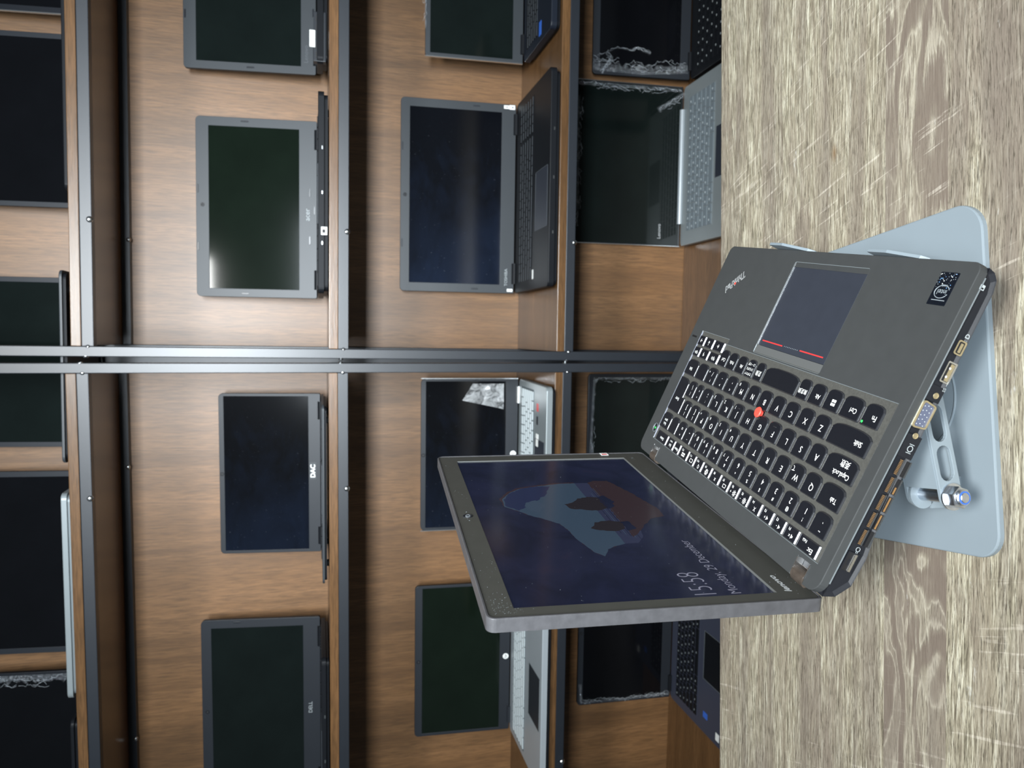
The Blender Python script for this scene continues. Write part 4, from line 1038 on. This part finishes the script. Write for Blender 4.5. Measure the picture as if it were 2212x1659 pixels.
g = G(); g.slab(rrect(-187.2, -15.0, -174.8, -7.2, 0.4, 2), -0.2, 0.2, 'case', holes=[rrect(-186.6, -14.3, -175.4, -7.9, 0.3, 2)], T=FM); g.box((-186.8, -14.6, -0.4), (-175.2, -7.6, -0.15), 'hole', FM)
g.box((-186.4, -13.8, -0.15), (-175.6, -12.2, 0.28), 'silver', FM); g.box((-186.0, -11.9, -0.15), (-176.0, -11.6, 0.12), 'silver', FM); g.box((-183.0, -10.6, -0.15), (-179.0, -9.6, 0.1), 'case', FM)
SX(g, 'power_socket', 'rectangular power socket with a silver lip')
g = G()
for k in range(5):
    a = 115.0 + k * 11.2
    for (zz, cm) in ((-9.2 - 0.6, 'fin'), (-13.8 - 0.9, 'plain')):
        g.box((-(a + 9.6), zz - 2.6, -0.3), (-a, zz, 0.02), 'hole', FM)
        if cm == 'fin':
            for q in range(11): g.box((-(a + 0.5 + q * 0.84 + 0.36), zz - 2.2, 0.0), (-(a + 0.5 + q * 0.84), zz - 0.3, 0.10), 'copper', FM)
            g.box((-(a + 9.8), zz - 3.0, 0.0), (-(a - 0.2), zz - 2.5, 0.5), 'cover', FM)
        else:
            if k in (1, 2, 3): g.box((-(a + 9.2), zz - 1.7, 0.0), (-(a + (5 if k == 1 else 0.4)), zz - 0.6, 0.10), 'copper', FM)
            g.box((-(a + 9.8), zz - 3.0, 0.0), (-(a - 0.2), zz - 2.4, 0.5), 'cover', FM)
SX(g, 'cooling_vent', 'side vent slots showing copper fins')
g = G(); g.slab(rrect(-13.6, -8.0, -10.6, -4.9, 0.3, 2), 0.0, 0.06, 'iconw', holes=[rrect(-13.1, -7.5, -12.1, -5.4, 0.1, 1)], T=FM)
SX(g, 'port_icon')
g = G(); g.slab(circle(-108.0, -12.3, 1.9, 20), 0.15, 0.2, 'iconw', holes=[circle(-108.0, -12.3, 1.45, 20)], T=FM)
for k in (-2.7, 2.4): g.box((-108.0 + k, -14.0, 0.15), (-108.0 + k + 0.35, -10.6, 0.2), 'iconw', FM)
SX(g, 'port_icon')
g = G(); g.text('SS', -70.6, -14.6, 0.2, 2.6, 'iconw', T=FM); g.tube([(-68.4, -14.6, 0.2), (-65.6, -14.6, 0.2)], 0.12, 'iconw', 4, T=FM); g.cyl((-65.4, -14.6, 0.15), (0, 0, 1), 0.45, 0.08, 'iconw', 10, T=FM)
SX(g, 'port_icon')
g = G(); g.text('D', -38.9, -12.4, 0.05, 3.8, 'iconw', T=FM, bold=0.02); g.text(':', -41.6, -12.6, 0.05, 3.4, 'iconw', T=FM); SX(g, 'port_icon')
g = G(); g.torus((-172.3, -12.2, 0.05), (0, 0, 1), 1.3, 0.16, 'iconw', 20, 5, T=FM)
for k in (-0.5, 0.5): g.box((-175.0, -12.2 + k - 0.1, 0), (-173.4, -12.2 + k + 0.1, 0.12), 'iconw', FM)
SX(g, 'port_icon')
# hinges
for (a, b, y) in ((14.8, 27.4, 203.5), (262.6, 274.6, 204.0)):
    g = G(); g.cyl((a, y, -4.4), (1, 0, 0), 5.0, b - a, 'hinge', 24); g.box((a, y - 5.5, -8.5), (b, y + 4, -5.0), 'hinge'); g.box((a - 0.5, y - 9.5, -5.0), (a - 0.1, y - 0.5, 0.3), 'silver')
    g.box((b + 0.1, y - 9.5, -5.0), (b + 0.4, y - 0.5, 0.3), 'silver')
    g.build('hinge', LT, S)

# lid
LR_ = BM.inverted() @ LMW
LH, LW = 197.0, 305.0
g = G()
g.slab(rrect(0, 0, LW, LH, [4, 4, 7, 5], 6), -7.6, -1.4, 'lidshell', ch=0.0)
g.slab(rrect(0, 0, LW, LH, [4, 4, 7, 5], 6), -1.4, 0.5, 'lidshell', holes=[rrect(1.8, 1.2, LW - 1.8, LH - 1.8, 4, 4)], ch=0.5, bot=False)
lidm = Matrix(LR_)
lid = g.build('lid', LT, S, mw=lidm, bevel=0.0012)
g = G()
SX0, SX1, SY0, SY1 = 11.9, 289.4, 23.4, 180.3
g.slab(rrect(1.9, 1.3, LW - 1.9, LH - 1.9, 4, 4), -1.5, 0.0, 'bezel', holes=[[(SX0, SY0), (SX1, SY0), (SX1, SY1), (SX0, SY1)]], ch=0.3, bot=False, hole_side='bezel')
rnd = random.Random(7)
for _ in range(150):      # dust specks, denser at the top left corner
    if rnd.random() < 0.4: a, b = 3 + abs(rnd.gauss(0, 10)) + 3, LH - 5 - abs(rnd.gauss(0, 9))
    else:
        a, b = rnd.uniform(3, LW - 3), rnd.choice([rnd.uniform(182, 194), rnd.uniform(3, 22), rnd.uniform(182, 194)])
    if SX0 - 0.5 < a < SX1 + 0.5 and SY0 - 0.5 < b < SY1 + 0.5: continue
    q = rnd.uniform(0.10, 0.28); g.box((a, b, 0), (a + q * rnd.choice([1, 1, 2.5]), b + q, 0.05), 'dim')
bezel = g.build('screen_bezel', lid, S)
# the picture on the display: dusk seen from a cave mouth
M['d_bg'] = emat('display_dark_rock', srgb(30, 35, 58), 1.0)
M['d_sky'] = emat('display_sky', srgb(66, 86, 106), 0.9)
M['d_sky2'] = emat('display_sky_deep', srgb(42, 52, 86), 0.9)
M['d_sand'] = emat('display_sand', srgb(62, 48, 52), 0.9)
M['d_sea'] = emat('display_sea', srgb(56, 62, 90), 0.9)
M['d_rock'] = emat('display_rock', srgb(46, 42, 46), 0.9)
M['d_glow'] = emat('display_warm_rim', srgb(62, 46, 52), 0.9)
M['d_cloud'] = emat('display_cloud', srgb(70, 88, 108), 0.9)
M['d_text'] = emat('display_text', srgb(145, 147, 165), 1.3)
g = G()
nt = M['d_bg'].node_tree; b_ = nt.nodes['Principled BSDF']; tcn = nt.nodes.new('ShaderNodeTexCoord').outputs['Object']
nz = nnoise(nt, tcn, 22, 6, 0.65, 0.6)
nt.links.new(ramp(nt, nz, [(0.35, srgb(24, 30, 50)), (0.6, srgb(34, 40, 66)), (0.8, srgb(48, 44, 64))]), b_.inputs['Emission Color'])
g.add([(SX0, SY0, -1.0), (SX1, SY0, -1.0), (SX1, SY1, -1.0), (SX0, SY1, -1.0)], [(0, 1, 2, 3)], 'd_bg')
def flat(pts, z, m, jit=0.0, sd=1):
    r_ = random.Random(sd); q = []
    n = len(pts)
    for i in range(n):
        a, b = Vector(pts[i]), Vector(pts[(i + 1) % n]); k = max(1, int((b - a).length / 2.2)) if jit else 1
        for j in range(k):
            p = a.lerp(b, j / k); q.append((p.x + (r_.uniform(-jit, jit) if j else 0), p.y + (r_.uniform(-jit, jit) if j else 0)))
    tri = tessellate_polygon([[Vector((p[0], p[1], 0)) for p in q]])
    ff = []
    for t in tri:
        A, B, C_ = (Vector((q[i][0], q[i][1], 0)) for i in t)
        ff.append(t if (B - A).cross(C_ - A).z > 0 else t[::-1])
    g.add([(p[0], p[1], z) for p in q], ff, m)
arch = [(222, 88), (222, 103), (217, 123), (212, 138), (203, 148), (188, 156.6), (172, 157.5), (161, 148), (153, 143), (145, 134), (134, 124), (121, 121), (106, 119.5), (92, 116), (82, 113.5), (75, 108.4), (86, 103), (91, 95), (94, 88)]
flat([(p[0] + (2.2 if p[0] > 180 else 0), p[1] + (1.8 if p[0] > 180 else 0)) for p in arch], -0.985, 'd_glow', 0.6, 5)
flat(arch, -0.97, 'd_sky', 0.35, 2)
flat([(216, 112), (217, 123), (212, 137), (203, 147), (188, 155.5), (173, 156), (163, 148), (170, 140), (180, 132), (196, 120)], -0.965, 'd_sky2', 0.8, 3)
flat([(172, 142), (180, 139), (184, 131), (178, 128), (172, 126), (164, 130), (158, 134), (161, 139), (166, 141)], -0.96, 'd_cloud', 0.7, 9)
flat([(222, 89.5), (94, 88.5), (94, 79), (104, 72), (116, 69.5), (222, 76)], -0.96, 'd_sea', 0.15, 4)
for k in range(5): g.box((100 + k * 3, 74.5 + k * 2.6, -0.955), (214 - k * 6, 75.0 + k * 2.6, -0.95), 'd_cloud' if k % 2 else 'd_bg')
flat([(222, 78), (104, 79), (116, 69), (127, 62), (137, 54), (141, 42), (159, 41), (195, 50), (226, 60), (227, 72)], -0.95, 'd_sand', 0.6, 6)
flat([(173, 110.7), (176.5, 103), (185, 97), (188, 88), (186, 81), (175, 78), (162, 79), (157, 88), (159, 97), (163, 107.9)], -0.94, 'd_rock', 0.8, 7)
flat([(123, 104), (128, 100), (134, 98), (136.5, 86), (133, 78), (121, 79), (116, 86), (117, 94), (120, 101)], -0.94, 'd_rock', 0.8, 8)
flat([(186, 81), (190, 74), (176, 70), (164, 74), (160, 80)], -0.94, 'd_bg', 0.8, 11); flat([(133, 79), (134, 73), (120, 71), (116, 79)], -0.94, 'd_bg', 0.8, 12)
g.text('15:58', 16.2, 58.6, -0.93, 21.0, 'd_text', align='LEFT', sx=0.72, bold=-0.022)
g.text('Monday, 29 December', 15.4, 43.8, -0.93, 9.4, 'd_text', align='LEFT', sx=0.92, bold=-0.012)
g.add([(SX1 - 1.0, SY0, -0.9), (SX1, SY0, -0.1), (SX1, SY1, -0.1), (SX1 - 1.0, SY1, -0.9)], [(0, 1, 2, 3)], 'padbar')
g.add([(SX0, SY0, -0.1), (SX1, SY0, -0.1), (SX1, SY0 + 0.9, -0.9), (SX0, SY0 + 0.9, -0.9)], [(0, 1, 2, 3)], 'padbar')
rnd = random.Random(17)
for _ in range(70):
    a, b = rnd.uniform(SX0 + 3, SX1 - 3), rnd.uniform(SY0 + 3, SY1 - 3); q = rnd.uniform(0.10, 0.24); g.box((a, b, -0.93), (a + q, b + q, -0.88), 'dim')
tag(g.build('display', lid, S), 'lit display with a dark cave-and-beach picture, clock and date')
g = G(); g.torus((152.8, 187.8, 0.0), (0, 0, 1), 3.2, 0.45, 'case', 28, 8); g.cyl((152.8, 187.8, -0.2), (0, 0, 1), 3.0, 0.25, 'hole', 24); g.dome((152.8, 187.8, 0.05), (0, 0, 1), 1.3, 0.5, 'case', 16); g.torus((152.8, 187.8, 0.15), (0, 0, 1), 1.7, 0.2, 'dim', 20, 6)
for k in (8.5, -8.5): g.cyl((152.8 + k, 187.8, -0.02), (0, 0, 1), 0.5, 0.05, 'dim', 10)
g.build('webcam', lid, S)
g = G(); g.text('lenovo', 12.0, 13.6, 0.06, 5.6, 'logo', align='LEFT', shear=0.22, sx=1.42, bold=0.03); g.build('logo', lid, S)
g = G(); g.slab(rrect(296.2, 36.0, 303.4, 43.2, 0.4, 2), 0.5, 0.75, 'white'); g.box((297.2, 37.2, 0.75), (300.6, 42.2, 0.8), 'redst'); g.build('sticker', lid, S)
g = G(); g.slab(rrect(283, 13.6, 291, 18.6, 0.4, 2), 0.0, 0.06, 'bezel', holes=[rrect(283.5, 14.1, 290.5, 18.1, 0.3, 2)]); g.text('x', 287, 16.1, 0.05, 4, 'dim'); g.build('engraved_mark', lid, S)
tag(LT, 'open black laptop with a lit lock screen, tilted on a metal stand on the desk', 'laptop')

# ------------------------------------------------------------------ laptop stand
SA = RAD(7.17)
PZ = DESK_Z + 0.0040
SM = Matrix.Translation((-0.0184, 0.3731, DESK_Z)) @ Matrix.Rotation(SA, 4, 'Z')
ST = empty('laptop_stand', SM)
inv = SM.inverted()
g = G()
# plate runs from its near edge (local y = 0) away from the camera; corners rounded
g.slab(rrect(-0.1095, 0.0, 0.1095, 0.225, [0.016, 0.020, 0.02, 0.02], 10), 0.0, 0.0040, 'stand', ch=0.0010)
pl = g.build('base_plate', ST)
g = G(); ctr = inv @ Vector((-0.0350, 0.4350, DESK_Z)); g.torus((ctr.x, ctr.y, 0.0042), (0, 0, 1), 0.0370, 0.0008, 'stand', 56, 8); g.build('plate_ring', ST)
# tray under the laptop, in laptop coordinates
TR = inv @ BM
g = G()
T1 = Matrix.Translation((0, 0, 0)) @ Matrix.Rotation(RAD(-2.1), 4, 'X')
g.slab(rrect(46, 1, 226, 172, 8, 5), -18.4, -16.2, 'stand', holes=[rrect(80, 40, 192, 140, 12, 6)], T=T1)
tray = g.build('tray', ST, S, mw=TR)
for (xa, xb, zt) in ((50, 98, 4.4), (176, 224, 7.0)):
    g = G()
    # hook over the front edge: riser with a sloped shoulder
    pf = [(xa, -17.0), (xb, -17.0), (xb, zt - 1.0), (xb - 1.0, zt), (xb - 20, zt), (xa + 4, -2.0), (xa, -6.0)]
    T2 = Matrix(((1, 0, 0, 0), (0, 0, -1, -0.6), (0, 1, 0, 0), (0, 0, 0, 1)))
    g.slab(pf, 0.0, 2.2, 'stand', T=T2, ch=0.3)
    g.box((xa, -2.8, -18.6), (xb, 6, -16.6), 'stand')
    g.build('hook', ST, S, mw=TR)
# arm: slotted channel between the plate pivot and the tray
bolt = inv @ Vector((-0.0890, 0.3674, -0.362))
AMx = Matrix.Translation(bolt) @ Matrix(((1, 0, 0, 0), (0, 0, -1, 0), (0, 1, 0, 0), (0, 0, 0, 1)))    # (s, t, out towards camera)
ang = RAD(10.0)
def arm_out(w0, w1, L):
    pts = []
    for i in range(13):
        a = RAD(90 + 180 * i / 12); pts.append((w0 * cos(a), w0 * sin(a)))
    for i in range(13):
        a = RAD(-90 + 180 * i / 12); pts.append((L + w1 * cos(a), w1 * sin(a)))
    return [(p[0] * cos(ang) - p[1] * sin(ang), p[0] * sin(ang) + p[1] * cos(ang)) for p in pts]
def sl(c_, L, w): return slot(c_ * cos(ang), c_ * sin(ang), L, w, ang)
for off in (0.0, -26.0):
    g = G(); g.slab(arm_out(7.6, 7.4, 92), off - 2.2, off, 'stand', holes=[sl(20, 21, 9.6), sl(44, 22, 9.6), sl(70, 22, 9)], ch=0.3)
    if off == 0.0:
        T3 = Matrix.Rotation(ang, 4, 'Z')
        g.box((6, 6.6, -26), (88, 8.0, -1.5), 'stand', T3)
        g.box((6, -8.0, -26), (30, -6.8, -1.5), 'stand', T3)
    g.build('arm', ST, S, mw=AMx)
g = G(); g.box((-9, -bolt.z * 1000 + 4.0, -24), (10, -6, -22.6), 'stand'); g.slab(circle(0, 0, 9, 28), -24, -22.6, 'stand')
g.cyl((0, 0, -24), (0, 0, 1), 4.0, 22, 'zinc', 20)
g.build('bracket', ST, S, mw=AMx)
g = G(); hexp = [(6.6 * cos(RAD(60 * i + 12)), 6.6 * sin(RAD(60 * i + 12))) for i in range(6)]
g.cyl((0, 0, 0), (0, 0, 1), 8.0, 1.0, 'zinc', 30); g.slab(hexp, 1.0, 7.0, 'zinc', ch=0.7); g.cyl((0, 0, 6.8), (0, 0, 1), 4.9, 2.2, 'zinc', 28, ch=0.6)
g.cyl((0, 0, 8.8), (0, 0, 1), 3.9, 0.4, 'nylon', 24); g.cyl((0, 0, 8.8), (0, 0, 1), 3.0, 0.8, 'zinc', 24, ch=0.3)
g.build('lock_nut', ST, S, mw=AMx)
tag(ST, 'pale grey metal laptop stand with slotted arm and rounded base plate', 'laptop stand')
